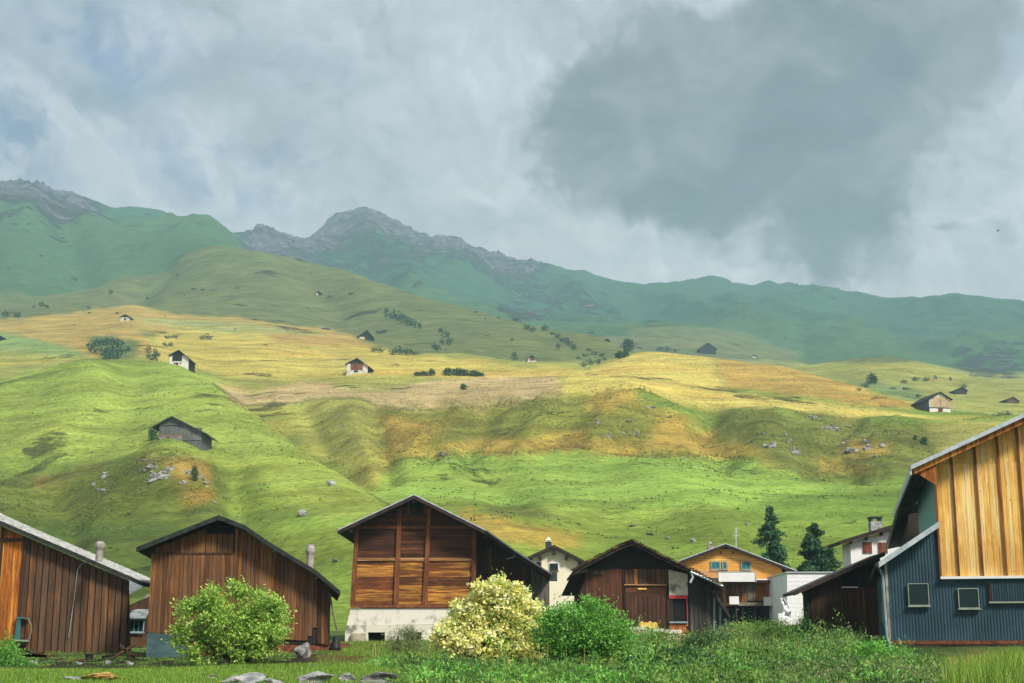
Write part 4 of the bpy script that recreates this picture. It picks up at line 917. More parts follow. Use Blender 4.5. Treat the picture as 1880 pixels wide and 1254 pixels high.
for x_ in (1146, 1225): m = MB(); F.rect(m, x_ - 1.5, 1046, x_ + 1.5, 1166, .05, .14); m.build('door_jamb', M['brown_dk'], rt)
m = MB(); F.slabpx(m, [(1084, 1050), (1111, 1047), (1109, 1055), (1088, 1054)], .04, .1); m.build('patch_board', M['grey_w'], rt)
m = MB(); F.slab(m, [(s_c + .05, F.px(1, 1093)[1]), (s_d, F.px(1, 1093)[1]), (s_d, curve_at(wt, s_d) - .02), (s_c + .05, F.px(1, 1046)[1])], 0, .09); m.build('plaster_panel', M['plaster_old'], rt)
m = MB(); F.rect(m, 1228, 1093, 1263, 1099, .0, .16); F.rect(m, 1260.5, 1099, 1263, 1143, .0, .14); m.build('lintel', M['red'], rt)
wv_ = MB(); F.rect(wv_, 1230, 1099, 1260.5, 1141, -.02, .02); wv_ = wv_.build('window', M['void'], rt)
m = MB(); F.rect(m, 1230, 1099, 1236, 1141, .02, .1); m.build('curtain', M['mixed_w'], wv_)
m = MB(); F.rect(m, 1229, 1141, 1263, 1144, -.02, .2); m.build('sill', M['pipe'], wv_)
for r_ in range(4):
    for c_ in range(5):
        x_ = 1229 + c_ * 6.9 - (3.4 if r_ % 2 else 0); m = MB(); F.rect(m, max(1229, x_ + .3), 1144.4 + r_ * 6, min(x_ + 6.5, 1264), 1149.9 + r_ * 6, -.02, .08 + random.uniform(0, .03))
        m.build('brick', M['brick'], rt)
vboards(F, rt, M['mixed_w'], [(s_e, hb_), (sr, hb_)], [(s_e, curve_at(wt, s_e)), (sr, curve_at(wt, sr))], .24, jitter=.03, o1=.07)
roofslope(F, rt, M['moss'], vp[:4], 1.1, -9, .15); roofslope(F, rt, M['moss'], vp[3:], 1.1, -9, .15)
verge(F, rt, M['brown_roof'], vp, 1.1, 1.16, .22, up=.0)
m = MB()
for i in range(60):       # ragged slate edge
    d = i / 60; L = np.linspace(0, 1, len(vp)); sx1 = float(np.interp(d, L, [p[0] for p in vp])); h1_ = float(np.interp(d, L, [p[1] for p in vp]))
    m.box(F.P((sx1, h1_ + .05 + random.uniform(0, .05)), 1.05), (.28, .5, .05 + random.uniform(0, .04)))
m.build('slate_edge', M['moss'], rt, kind='stuff')
m = MB(); m.tube([F.P(F.px(x_, y_, 1.2), 1.2) for x_, y_ in [(1268, 1050), (1290, 1059), (1327, 1076)]], .07, 8); m.build('gutter', M['zinc'], rt)
m = MB(); m.tube([F.P(F.px(x_, y_, 1.15), 1.15) for x_, y_ in [(1269, 1051), (1272, 1060), (1267, 1070)]], .07, 8); m.build('downpipe', M['zinc'], rt)
m = MB(); F.slabpx(m, [(1060, 1051), (1071, 1050), (1070, 1062), (1061, 1078)], .3, .6); m.build('zinc_sheet', M['pipe'], rt)
m = MB(); m.prism([at(1050, 1053, 86), at(1078, 1045, 86), at(1062, 1094, 88), at(1030, 1094, 87)], [at(1050, 1056, 86), at(1078, 1049, 86), at(1062, 1094, 89), at(1030, 1094, 88)]); m.build('side_roof', M['black_w'], rt)
# leaning boards at its right end
lb = root('lean_to', F.P(F.px(1325, 1166, .2), .2), 'sloping grey boards and tarp leaning on the right end of the mossy roof barn', 'lean-to')
for i in range(9):
    x_ = 1310 + i * 3.6; m = MB(); yt = 1082 + i * 6.8 + (10 if i > 5 else 0)
    F.slabpx(m, [(x_, 1168), (x_ + 3.3, 1168), (x_ + 3.3, yt + 4), (x_, yt)], .05 + .04 * (i % 2), .12 + .04 * (i % 2)); m.build('board', M['mixed_w'] if i % 3 else M['pipe'], lb)
m = MB(); m.prism([F.P(F.px(x_, y_, .7), .7) for x_, y_ in [(1308, 1082), (1320, 1096), (1342, 1132), (1339, 1134), (1316, 1100), (1305, 1086)]], [F.P(F.px(x_, y_, .7), -2.0) for x_, y_ in [(1308, 1082), (1320, 1096), (1342, 1132), (1339, 1134), (1316, 1100), (1305, 1086)]]); m.build('roof_sheet', M['mixed_w'], lb)

# ---- orange house
F = Fac(1350, 1140, 120, 0)
rt = root('house', F.P(F.px(1350, 1144)), 'orange clad chalet with teal curtained windows and white balcony panel', 'house')
vp = F.pl([(1246, 1031), (1332, 999), (1463, 1049)], .55); wt = [(a, b - .16) for a, b in vp]
sl = F.px(1254, 1060)[0]; sr = F.px(1436, 1060)[0]; hm_1 = F.px(1350, 1065)[1]; hb_ = F.px(1350, 1150)[1]
body(F, rt, M['brown_dk'], [(sl, hb_), (sr, hb_), (sr, curve_at(wt, sr)), *[p for p in wt[::-1] if sl < p[0] < sr], (sl, curve_at(wt, sl))], -9, -.02)
hboards(F, rt, M['house_or'], sl, sr, hm_1, max(p[1] for p in wt), .2, top=[(p[0], p[1] - .02) for p in wt], gap=.012, name='siding_board', jitter=.002)
roofslope(F, rt, M['roof_dk'], vp[:2], .55, -10, .14); roofslope(F, rt, M['roof_dk'], vp[1:], .55, -10, .14)
verge(F, rt, M['brown_roof'], vp, .55, .62, .2); verge(F, rt, M['zinc'], [(p[0], p[1] + .05) for p in vp], .54, .65, .04, name='verge_trim')
window(F, rt, 1304, 1030.5, 1323, 1046, o=.1, gl='glass_teal', panes=2, fw=.09); window(F, rt, 1325.5, 1030.5, 1335.5, 1046, o=.1, gl='glass_teal', fw=.09)
window(F, rt, 1359.5, 1030.5, 1379, 1046.5, o=.1, gl='glass_teal', panes=2, fw=.09)
for x_ in (1324, 1346): m = MB(); F.rect(m, x_ - 1.2, 1013, x_ + 1.2, 1016, .03, .12); m.build('beam_end', M['brown_dk'], rt)
m = MB(); F.rect(m, 1284, 1061, 1388, 1065, .0, 1.5); m.build('balcony_floor', M['grey_w'], rt)
m = MB(); F.rect(m, 1319, 1050, 1386, 1068, 1.5, 1.56); m.build('balcony_panel', M['white'], rt)
m = MB(); F.rect(m, 1386.5, 1047, 1388.5, 1069, 1.42, 1.56); F.rect(m, 1317, 1049.2, 1386, 1050, 1.4, 1.6); m.build('panel_frame', M['zinc'], rt)
for i in range(12): m = MB(); F.rect(m, 1284 + i * 3, 1047.5, 1285.6 + i * 3, 1061, 1.45, 1.5); m.build('baluster', M['pinkblock'], rt)
m = MB(); F.rect(m, 1282, 1046, 1319, 1047.5, 1.4, 1.52); m.build('handrail', M['pinkblock'], rt)
m = MB(); F.rect(m, 1388, 1062.5, 1443, 1065, .0, .9); m.build('canopy', M['white'], rt); m = MB(); F.rect(m, 1388, 1065.3, 1442, 1070, .0, .7); m.build('canopy_beam', M['orange_v'], rt)
low = [F.px(x_, 1100)[0] for x_ in (1327, 1372, 1387, 1412, 1433)]; hA, hB = F.px(1, 1103)[1], hm_1 - .25
vboards(F, rt, M['brown'], [(low[0], F.px(1, 1125)[1]), (low[1], F.px(1, 1108)[1])], [(low[0], hB), (low[1], hB)], .26)
vboards(F, rt, M['grey_w'], [(low[1], hA), (low[2], hA)], [(low[1], hB), (low[2], hB)], .2, o1=.1)
vboards(F, rt, M['orange_v'], [(low[2], hA), (low[3], hA)], [(low[2], hB), (low[3], hB)], .3)
window(F, rt, 1412, 1074, 1433, 1096, o=.08, panes=2, fr='brown', fw=.1)
m = MB(); F.rect(m, 1338, 1106, 1440, 1112, .2, 1.6); m.build('terrace_slab', M['concrete'], rt)
for x0_, x1_, y0_, y1_ in [(1339, 1357, 1095, 1109.5), (1402, 1419, 1096, 1112), (1420.5, 1432, 1096, 1112), (1433, 1441, 1098, 1112)]:
    m = MB(); F.rect(m, x0_, y0_, x1_, y1_, 1.62, 1.7); m.build('terrace_panel', M['white'] if x0_ < 1420 else M['whitewall'], rt)
for x_ in (1352, 1364, 1388, 1408, 1430): m = MB(); F.rect(m, x_ - 1, 1112, x_ + 1, 1146, 1.3, 1.45); m.build('terrace_post', M['grey_w'], rt)
m = MB(); F.rect(m, 1338, 1112, 1428, 1146, -.5, .1); m.build('terrace_shade_panel', M['void'], rt)  # near-black panel: shade of the void under the terrace put into colour
for x_ in (1372, 1396): window(F, rt, x_, 1116, x_ + 12, 1138, o=.16, fr='metal_dk', fw=.06)
chimney(rt, 1304, 996, 1014, 121, 9, M['flue'], M['flue'], 'cone')
m = MB(); ab = F.P(F.px(1351, 1006, -2), -2); at_ = F.P(F.px(1351, 969, -2), -2); m.tube([ab, at_], .05, 6)
for k_ in (.6, .8, .95): c_ = ab.lerp(at_, k_); m.tube([c_ - Vector((.5 * (1.2 - k_), 0, 0)), c_ + Vector((.5 * (1.2 - k_), 0, 0))], .02, 5)
m.build('antenna', M['zinc'], rt)
# hedge, sheets
# ---- pale wall building
F = Fac(1480, 1160, 112, 0)
rt = root('garage', F.P(F.px(1480, 1163)), 'plain pale grey block building with flat roof between chalet and brown shed', 'garage')
body(F, rt, M['whitewall'], F.pl([(1445, 1164), (1560, 1164), (1560, 1051), (1445, 1051)]), -8, 0)
m = MB(); F.rect(m, 1443, 1049.5, 1562, 1051.5, -8.1, .12); m.build('coping', M['zinc'], rt)
m = MB(); F.rect(m, 1429, 1126, 1446, 1164, .1, .9); m.build('side_block', M['whitewall'], rt)
rows = 14
m = MB()
for r_ in range(1, rows): 
    y_ = 1051 + r_ * 8; F.rect(m, 1445.3, y_, 1560, y_ + .35, .0, .012)
m.build('course_line', M['plaster'], rt)
sh = root('white_sheeting', at(1440, 1140, 109), 'crumpled white plastic sheeting heaped against the pale grey block building', 'sheeting')
gx_, gy_ = 9, 15; vv = []
for a in range(gy_):
    for b in range(gx_):
        fr = a / (gy_ - 1); cxp = 1436 + 7 * math.sin(fr * 2.2) + (b / (gx_ - 1) - .5) * (7 + 9 * fr); p_ = at(cxp, 1098 + fr * 36, 109.6)
        vv.append(p_ + Vector((0, float(fbm(np.array([b * .55]), np.array([a * .4]), 3, 4)[0]) * .5 - fr * .5, 0)))
m = MB(); m.add(vv, [(a * gx_ + b, a * gx_ + b + 1, (a + 1) * gx_ + b + 1, (a + 1) * gx_ + b) for a in range(gy_ - 1) for b in range(gx_ - 1)])
m.build('sheet', M['whitewall'], sh, smooth=True)

# ---- brown barn at right
F = Fac(1530, 1160, 76, 0)
rt = root('barn', F.P(F.px(1535, 1166)), 'low dark brown barn with mono pitch roof beside the blue clad building', 'barn')
vp = F.pl([(1457, 1087), (1540, 1050), (1624, 1014)], .8); wt = [(a, b - .2) for a, b in vp]
sl = F.px(1488, 1100)[0]; sr = F.px(1620, 1100)[0]; hb_ = F.px(1, 1167)[1]
tp = [(sl, curve_at(wt, sl)), (sr, curve_at(wt, sr))]
body(F, rt, M['black_w'], [(sl, hb_), (sr, hb_), tp[1], tp[0]], -2, -.02)
w0, w1 = F.px(1545, 1)[0], F.px(1573, 1)[0]; w0, w1 = F.px(1546, 1070)[0], F.px(1590, 1070)[0]
vboards(F, rt, M['brown_dk'], [(sl, hb_), (w0, hb_)], [(sl, tp[0][1]), (w0, curve_at(tp, w0))], .23, jitter=.02, o1=.05)
vboards(F, rt, M['brown_dk'], [(w0, hb_), (sr, hb_)], [(w0, F.px(1, 1078)[1]), (sr, F.px(1, 1078)[1])], .23, jitter=.02, o1=.05)
m = MB(); F.rect(m, 1547, 1059, 1573, 1077, -.02, .03); wv_ = m.build('window', M['void'], rt)
m = MB(); F.rect(m, 1549, 1062, 1571, 1075, .03, .05); m.build('pane', M['glass'], wv_)
m = MB(); F.rect(m, 1545, 1077, 1575, 1079, -.02, .16); m.build('sill', M['white'], wv_)
m = MB(); F.slab(m, F.pl([(1473, 1082), (1488, 1076), (1488, 1130), (1482, 1130), (1481, 1100)]), -.6, .02); m.build('eave_boarding', M['black_w'], rt)
roofslope(F, rt, M['roof_dk'], vp, .8, -2.2, .16); verge(F, rt, M['brown_roof'], vp, .8, .87, .2)
m = MB(); F.rect(m, 1486, 1167, 1622, 1180, -6, .08); m.build('foundation', M['cement'], rt)

# ---- white house behind at right
F = Fac(1600, 1010, 100, 0)
rt = root('house', F.P(F.px(1600, 1140)), 'white house with brown shutters and stone chimney behind the low brown barn', 'house')
vp = F.pl([(1541, 994), (1637, 964.5), (1733, 994)], .55); wt = [(a, b - .28) for a, b in vp]
sl = F.px(1561, 1000)[0]; sr = F.px(1713, 1000)[0]; hb_ = F.px(1, 1150)[1]
body(F, rt, M['white'], [(sl, hb_), (sr, hb_), (sr, curve_at(wt, sr)), *[p for p in wt[::-1] if sl < p[0] < sr], (sl, curve_at(wt, sl))], -2.5, 0)
roofslope(F, rt, M['brown_roof'], vp[:2], .55, -3.2, .25); roofslope(F, rt, M['brown_roof'], vp[1:], .55, -3.2, .25); verge(F, rt, M['brown_roof'], vp, .55, .63, .26)
for x0_ in (1584, 1612.5):
    m = MB(); F.rect(m, x0_ - .8, 994.5, x0_ + 18.3, 1016, 0, .04); w_ = m.build('window', M['whitewall'], rt)
    for k_ in range(2): m = MB(); F.rect(m, x0_ + k_ * 9, 995.5, x0_ + k_ * 9 + 8.5, 1015, .04, .09); m.build('shutter', M['shutter'], w_)
for x_, y_ in [(1563, 991), (1592, 984), (1620, 976)]: m = MB(); F.rect(m, x_ - 1.6, y_, x_ + 1.6, y_ + 7, 0, .5); m.build('rafter_end', M['brown_roof'], rt)
chimney(rt, 1607.5, 949, 978, 101, 20, M['stone'], M['metal_dk'], 'slab')

# ---- blue clad building, right
AL = -12.8
F = Fac(1630, 1176, 58, AL)
rt = root('workshop_building', F.P(F.px(1740, 1190)), 'blue metal clad building with golden wooden upper storey at the right edge', 'building')
OV = 0.75
vlow = F.pl([(1613, 1033), (1727, 956.5)], OV); sC = 0.0
s_p = F.px(1728, 1060)[0]; hW = F.px(1760, 1059)[1]; h_b = F.px(1630, 1176)[1]; sR = F.px(2150, 1100)[0]
def lowtop(s_): return float(np.interp(s_, [vlow[0][0], vlow[1][0] + 1], [vlow[0][1] - .1, vlow[1][1] - .1 + (vlow[1][1] - vlow[0][1]) / (vlow[1][0] - vlow[0][0])]))
bp_ = [(0, h_b), (sR, h_b), (sR, hW - .02), (s_p + .02, hW - .02), (s_p + .02, lowtop(s_p)), (0, lowtop(0))]
body(F, rt, M['teal_side'], bp_, -12, -.03)
# ribbed blue sheets: each sheet a part with its own ribs
def ribbed(sa, sb, lo_, topf, name='cladding_sheet', o=0.0):
    n = max(1, round((sb - sa) / 1.06)); w = (sb - sa) / n
    for i in range(n):
        a = sa + i * w; b = a + w - .004; prof = []; m = MB(); k = 9; rw = (b - a) / k; ss = []
        for j in range(k): ss += [(a + j * rw, 0), (a + (j + .18) * rw, .018), (a + (j + .55) * rw, .018), (a + (j + .73) * rw, 0)]
        ss.append((b, 0))
        vs_ = [F.P((q, lo_(q)), o + d) for q, d in ss] + [F.P((q, topf(q)), o + d) for q, d in ss]; nn = len(ss)
        m.add(vs_, [(j, j + 1, nn + j + 1, nn + j) for j in range(nn - 1)]); m.build(name, M['blue'], rt)
W1 = [F.px(1666.5, 1071), F.px(1706, 1111)]; W2 = [F.px(1758.7, 1080), F.px(1798, 1116)]
ribbed(0, s_p, lambda q: h_b, lambda q: lowtop(q))
ribbed(s_p, sR, lambda q: h_b, lambda q: hW - .03)
window(F, rt, 1666, 1071, 1707, 1112, o=.1, fw=.035, gl='glass'); window(F, rt, 1758, 1080, 1799, 1117, o=.1, fw=.035, gl='glass')
m = MB(); F.rect(m, 1819, 1069, 1900, 1105, .036, .07); gr = m.build('vent_opening', M['metal_dk'], rt)
g0 = F.px(1821, 1100)[0]; g1 = F.px(1900, 1100)[0]
for q in np.arange(g0, g1, .1): m = MB(); F.slab(m, [(q, F.px(1860, 1103)[1]), (q + .055, F.px(1860, 1103)[1]), (q + .055, F.px(1860, 1071)[1]), (q, F.px(1860, 1071)[1])], .07, .1); m.build('slat', M['blue'], gr)
m = MB(); F.rect(m, 1816, 1068, 1820, 1105, .036, .12); m.build('jamb', M['post'], gr); m = MB(); F.rect(m, 1816, 1104.5, 1900, 1107, .036, .16); m.build('sill', M['frame'], gr)
m = MB(); F.slab(m, [(-.02, h_b - .14), (sR, h_b - .14), (sR, h_b - .005), (-.02, h_b - .005)], -.06, .02); m.build('base_beam', M['rusty'], rt)
m = MB(); F.slab(m, [(0, h_b - .9), (sR, h_b - .9), (sR, h_b - .14), (0, h_b - .14)], -12, -.08); m.build('plinth', M['concrete'], rt)
# golden boards
gt0, gt1 = F.px(1719, 849, .12), F.px(1881, 777, .12); slp = (gt1[1] - gt0[1]) / (gt1[0] - gt0[0])
sg = F.px(1722, 950, .12)[0]; pk = sR * .93
def gtop(q): return gt0[1] + (q - gt0[0]) * slp
hj = F.px(1800, 850)[1]
body(F, rt, M['teal'], [(sg, hW), (sR, hW), (sR, gtop(sR)), (sg, gtop(sg))], -14, -.02, name='upper_wall')
bats = [F.px(x_, 950, .12)[0] for x_ in (1721, 1754, 1798, 1841, 1879, 1917)] + [sR]
for i in range(len(bats) - 1):
    a, b = bats[i], bats[i + 1]
    vboards(F, rt, M['gold'], [(a, hW + .02), (b, hW + .02)], [(a, hj - .01), (b, hj - .01)], .21, o1=.055, jitter=.004, gap=.008)
    vboards(F, rt, M['orange_v'] if False else M['gold'], [(a, hj), (b, hj)], [(a, gtop(a) - .02), (b, gtop(b) - .02)], .21, o1=.03, jitter=.004, gap=.008)
    m = MB(); F.slab(m, [(a - .04, hW + .02), (a + .04, hW + .02), (a + .04, gtop(a) - .03), (a - .04, gtop(a) - .03)], .0, .12); m.build('batten', M['post'], rt)
m = MB(); F.slab(m, [(sg - .05, hW - .09), (sR, hW - .09), (sR, hW + .01), (sg - .05, hW + .01)], -.05, .22); m.build('sill_flashing', M['white'], rt)
# upper roof
vr = F.pl([(1672, 856), (1880, 760)], 1.0); srp = (vr[1][1] - vr[0][1]) / (vr[1][0] - vr[0][0]); vr = [vr[0], (sR, vr[0][1] + (sR - vr[0][0]) * srp)]
roofslope(F, rt, M['zinc'], vr, 1.0, -18.5, .10, name='roof_sheet')
m = MB(); F.slab(m, [(vr[0][0], vr[0][1] - .1), (vr[1][0], vr[1][1] - .1), (vr[1][0], vr[1][1] - .34), (vr[0][0] + .15, vr[0][1] - .30)], .82, .9); m.build('verge_board', M['orange_v'], rt)
verge(F, rt, M['zinc'], vr, 1.0, 1.06, .14, name='verge_trim')
sw = sg - .02
def rl(q): return vr[0][1] + (q - vr[0][0]) * srp
m = MB(); F.slab(m, [(vr[0][0] + .02, rl(vr[0][0]) - .12), (sw, rl(sw) - .12), (sw, rl(sw) - .16), (vr[0][0] + .02, rl(vr[0][0]) - .16)], -18.4, .8); m.build('soffit_boards', wood('soffit_wood', C(84, 70, 56), C(126, 108, 86), C(150, 130, 104), axis='x', rand=.1), rt)
for i, o_ in enumerate(np.arange(.55, -18, -.85)):
    m = MB(); F.slab(m, [(vr[0][0] + .05, rl(vr[0][0]) - .17), (sw, rl(sw) - .17), (sw, rl(sw) - .36), (vr[0][0] + .05, rl(vr[0][0]) - .30)], o_ - .14, o_); m.build('rafter', M['grey_w'], rt)
m = MB(); F.slab(m, [(vr[0][0] - .04, rl(vr[0][0]) + .0), (vr[0][0] + .03, rl(vr[0][0]) + .02), (vr[0][0] + .03, rl(vr[0][0]) - .34), (vr[0][0] - .04, rl(vr[0][0]) - .34)], -18.4, 1.0); m.build('fascia', M['zinc'], rt)
m = MB(); F.slab(m, [(vr[0][0] + .05, rl(vr[0][0]) - .12), (sg, rl(sg) - .12), (sg, F.px(1722, 896)[1])], .70, .8); m.build('gable_infill', M['orange_v'], rt)
# lower lean-to roof
sv = (vlow[1][1] - vlow[0][1]) / (vlow[1][0] - vlow[0][0])
vl = [(vlow[0][0], vlow[0][1]), (sg - .01, vlow[0][1] + (sg - .01 - vlow[0][0]) * sv)]
roofslope(F, rt, M['zinc'], vl, OV, -11.5, .09, name='lean_to_roof')
verge(F, rt, M['zinc'], vl, OV, OV + .06, .2, name='verge_trim')
m = MB(); F.slab(m, [(vl[0][0], vl[0][1] - .1), (0.1, vl[0][1] - .1 + (.1 - vl[0][0]) * sv), (.1, vl[0][1] - .16 + (.1 - vl[0][0]) * sv), (vl[0][0], vl[0][1] - .16)], -11.4, OV - .02); m.build('lower_soffit', M['soffit'], rt)
for o_ in np.arange(.4, -11, -.9):
    m = MB(); F.slab(m, [(vl[0][0] + .04, vl[0][1] - .17), (-.03, vl[0][1] - .17 - vl[0][0] * sv), (-.03, vl[0][1] - .3 - vl[0][0] * sv), (vl[0][0] + .04, vl[0][1] - .26)], o_ - .1, o_); m.build('rafter', M['soffit'], rt)
m = MB(); m.tube([F.P((vl[0][0] - .06, vl[0][1] - .06), OV + .1), F.P((vl[0][0] - .06, vl[0][1] - .06), -11.5)], .075, 8); m.build('gutter', M['metal_dk'], rt)
dp = [F.P(F.px(1612, 1040, .5), .5), F.P(F.px(1616, 1046, .25), .25), F.P((-.06, F.px(1624, 1058)[1]), .12), F.P((-.03, h_b + .1), .1), F.P((.05, h_b - .1), .12), F.P((.12, h_b - .75), .18)]
m = MB(); m.tube(dp, .055, 8); m.build('downpipe', M['pipe'], rt)
m = MB(); F.slab(m, [(.03, h_b), (.13, h_b), (.13, lowtop(0)), (.03, lowtop(0))], .0, .05); m.build('corner_trim', M['cement'], rt)
# left side wall: vertical ribs, small openings
FS = Fac(1630, 1176, 58, AL - 90)
for q in np.arange(.15, 11.5, .28):
    m = MB(); FS.slab(m, [(-q - .02, h_b), (-q + .02, h_b), (-q + .02, lowtop(0) - .3), (-q - .02, lowtop(0) - .3)], .0, .03)
    m.build('seam_rib', M['teal_side'], rt)
for q0, q1, ya, yb in [(-1.6, -.9, 2.3, .55), (-3.6, -2.7, 1.55, .75)]:
    m = MB(); FS.slab(m, [(q0, h_b + yb), (q1, h_b + yb), (q1, h_b + ya), (q0, h_b + ya)], .03, .05); w_ = m.build('window', M['glass'], rt)
    m = MB()
    for r4 in [(q0, yb, q0 + .08, ya), (q1 - .08, yb, q1, ya), (q0 + .08, ya - .08, q1 - .08, ya), (q0 + .08, yb, q1 - .08, yb + .08)]: FS.slab(m, [(r4[0], h_b + r4[1]), (r4[2], h_b + r4[1]), (r4[2], h_b + r4[3]), (r4[0], h_b + r4[3])], .05, .1)
    m.build('frame', M['frame'], w_)

# rear wing with its own lower eave
m = MB(); m.prism([at(1648, 941, 77), at(1627, 1006, 96), at(1722, 985, 98), at(1722, 900, 77)], [at(1648, 944, 77), at(1627, 1009, 96), at(1722, 989, 98), at(1722, 904, 77)]); m.build('rear_roof', M['soffit'], rt)
m = MB(); m.tube([at(1648, 942, 77), at(1627, 1007, 96)], .1, 8); m.build('rear_gutter', M['metal_dk'], rt)
m = MB(); m.prism([at(1668, 945, 77.2), at(1668, 1150, 77.2), at(1652, 1150, 95), at(1652, 1005, 95)], [at(1720, 930, 77.2), at(1720, 1150, 77.2), at(1720, 1150, 95), at(1720, 995, 95)]); m.build('rear_wall', M['soffit'], rt)
# ================================================================== barns on the slopes
def hillbarn(label, peak, lt, rt_, wl, wr, yb, depth, alpha=0, wall='plaster', roof='roof_dk', side='grey_w', gable=None, group='barns scattered over the meadows', cat='barn', ov=.7, name='hay_barn', lo=100, hi=4000, roof_th=.22):
    g0 = hit((wl + wr) / 2, yb, lo, hi)
    Fb = Fac((wl + wr) / 2, yb, g0.y, alpha); r_ = root(name, g0, label, cat, group)
    vp = Fb.pl([lt, peak, rt_], ov); wt = [(a, b - roof_th) for a, b in vp]
    a = Fb.px(wl, yb)[0]; b = Fb.px(wr, yb)[0]; h0 = g0.z; 
    ta, tb = curve_at(wt, a), curve_at(wt, b); pk = wt[1]
    m = MB(); Fb.slab(m, [(a, h0 - 2), (b, h0 - 2), (b, tb), pk if a < pk[0] < b else (b, tb), (a, ta)] if a < pk[0] < b else [(a, h0 - 4), (b, h0 - 4), (b, tb), (a, ta)], -depth, 0); m.build('wall', M[wall], r_)
    if side != wall:
        for q, h1 in ((a, ta), (b, tb)):
            s_ = -1 if q == a else 1
            m = MB(); Fb.slab(m, sorted([(q + s_ * .004, h0 - 2.1), (q + s_ * .10, h0 - 2.1)]) + sorted([(q + s_ * .10, h1 + (.02 if 1 else 0)), (q + s_ * .004, h1)], reverse=True), -depth, -.05); m.build('side_wall', M[side], r_)
    for k in (0, 1): roofslope(Fb, r_, M[roof], vp[k:k + 2], ov, -depth - ov, roof_th)
    if gable:
        m = MB(); gh = Fb.px(peak[0], gable[0])[1]; q0 = max(a, wt[0][0]) ; 
        L = [(float(np.interp(gh, [wt[0][1], pk[1]], [wt[0][0], pk[0]])), gh), (float(np.interp(gh, [wt[2][1], pk[1]], [wt[2][0], pk[0]])), gh)]
        L = [(max(L[0][0], a), gh), (min(L[1][0], b), gh)]
        Fb.slab(m, [L[0], L[1], (L[1][0], curve_at(wt, L[1][0])), (pk[0], pk[1]), (L[0][0], curve_at(wt, L[0][0]))], 0, .06); m.build('gable', M[gable[1]], r_)
    return Fb, r_
def pr(Fb, r_, name, mat, x0, y0, x1, y1, o1=.1, n=0):
    if n:
        for i in range(n):
            w = (x1 - x0) / n; m = MB(); Fb.rect(m, x0 + i * w, y0, x0 + (i + .93) * w, y1, 0, o1 + random.uniform(0, .03)); m.build(name, M[mat], r_)
    else:
        m = MB(); Fb.rect(m, x0, y0, x1, y1, 0.0, o1); m.build(name, M[mat], r_)
Fb, r_ = hillbarn('weathered grey plank barn on stone base above the rocky knoll', (315, 763.5), (279, 783), (380, 796), 291, 371, 809, 9, side='far_w', wall='far_w', roof='roof_dk')
pr(Fb, r_, 'board', 'far_w', 293, 786, 337, 799, .12, 12); pr(Fb, r_, 'board', 'far_w', 338, 785, 370, 808, .1, 9)
pr(Fb, r_, 'beam', 'beam', 293, 798.5, 337, 800.5, .2); pr(Fb, r_, 'beam', 'far_w', 300, 779, 337, 780.2, .18); pr(Fb, r_, 'post', 'far_w', 336.5, 777, 338.5, 808, .2)
for i in range(3):
    for j in range(10): pr(Fb, r_, 'stone', 'stone', 292 + j * 4.5 + random.uniform(0, .4), 800.8 + i * 2.8, 296 + j * 4.5, 803.2 + i * 2.8, .12 + random.uniform(0, .08))
pr(Fb, r_, 'door', 'brown_dk', 306, 802, 310, 809, .25)
Fb, r_ = hillbarn('white walled barn with black gable and board panel, left of centre', (328, 642), (309, 652), (351.5, 661), 310, 346, 671, 9, side='black_w', gable=(652.5, 'black_w'), roof='black_w')
pr(Fb, r_, 'board', 'black_w', 317, 652, 334, 662.5, .12, 8); pr(Fb, r_, 'door', 'shutter', 322.6, 665.5, 327, 670.5, .12)
for x_ in (319.5, 330): pr(Fb, r_, 'window', 'void', x_, 665.5, x_ + 2.2, 668, .08)
Fb, r_ = hillbarn('small stone barn with dark gable high on the left beside the orange slope', (230, 576.5), (219, 582), (240, 582), 220.5, 238, 589, 8, wall='plaster_old', side='grey_w', gable=(582.5, 'black_w'), roof='black_w')
pr(Fb, r_, 'door', 'black_w', 228, 583.5, 231, 587.5)
Fb, r_ = hillbarn('white barn with brown board front standing in the yellow meadow', (655.6, 657), (633.5, 668), (685, 678), 636, 675, 686.5, 9, side='black_w', gable=(667.5, 'black_w'), roof='black_w')
pr(Fb, r_, 'board', 'post', 644, 667.5, 666, 679, .14, 9); pr(Fb, r_, 'window', 'void', 650, 680, 657, 683.5); pr(Fb, r_, 'lower_wall', 'plaster_old', 636.3, 680, 675, 687, .05)
Fb, r_ = hillbarn('dark roofed barn with a small white wall at the foot of the upper slope', (674, 606), (654, 619.5), (686, 619.5), 661, 684, 624, 9, wall='black_w', side='black_w', roof='black_w')
pr(Fb, r_, 'white_wall', 'plaster', 660, 618.5, 669, 624, .15); pr(Fb, r_, 'door', 'shutter', 670, 619, 674, 623.5)
Fb, r_ = hillbarn('tiny black barn high up on the middle slope', (585, 533.5), (576.5, 540.5), (592.5, 540.5), 578, 591, 542, 8, wall='black_w', side='black_w', roof='black_w')
pr(Fb, r_, 'white_wall', 'plaster', 580, 538.5, 584, 541.8, .2)
Fb, r_ = hillbarn('small white barn with dark gable in the hollow below the bushes', (976.5, 652), (966.5, 659.5), (986.5, 660), 968.5, 985.5, 664.5, 7, side='grey_w', gable=(657, 'black_w'), roof='black_w')
pr(Fb, r_, 'board', 'post', 972.5, 657.5, 981, 661.5, .15, 4)
Fb, r_ = hillbarn('tiny dark hut on the far bushy spur', (1114, 621.8), (1108, 625), (1120.5, 625), 1109.5, 1119, 626.5, 6, wall='black_w', side='black_w', roof='black_w')
Fb, r_ = hillbarn('black wooden barn standing against the sky on the yellow mound', (1300, 628.6), (1281, 641), (1317.5, 641), 1285, 1314.5, 650, 10, wall='black_w', side='grey_w', roof='black_w', alpha=8)
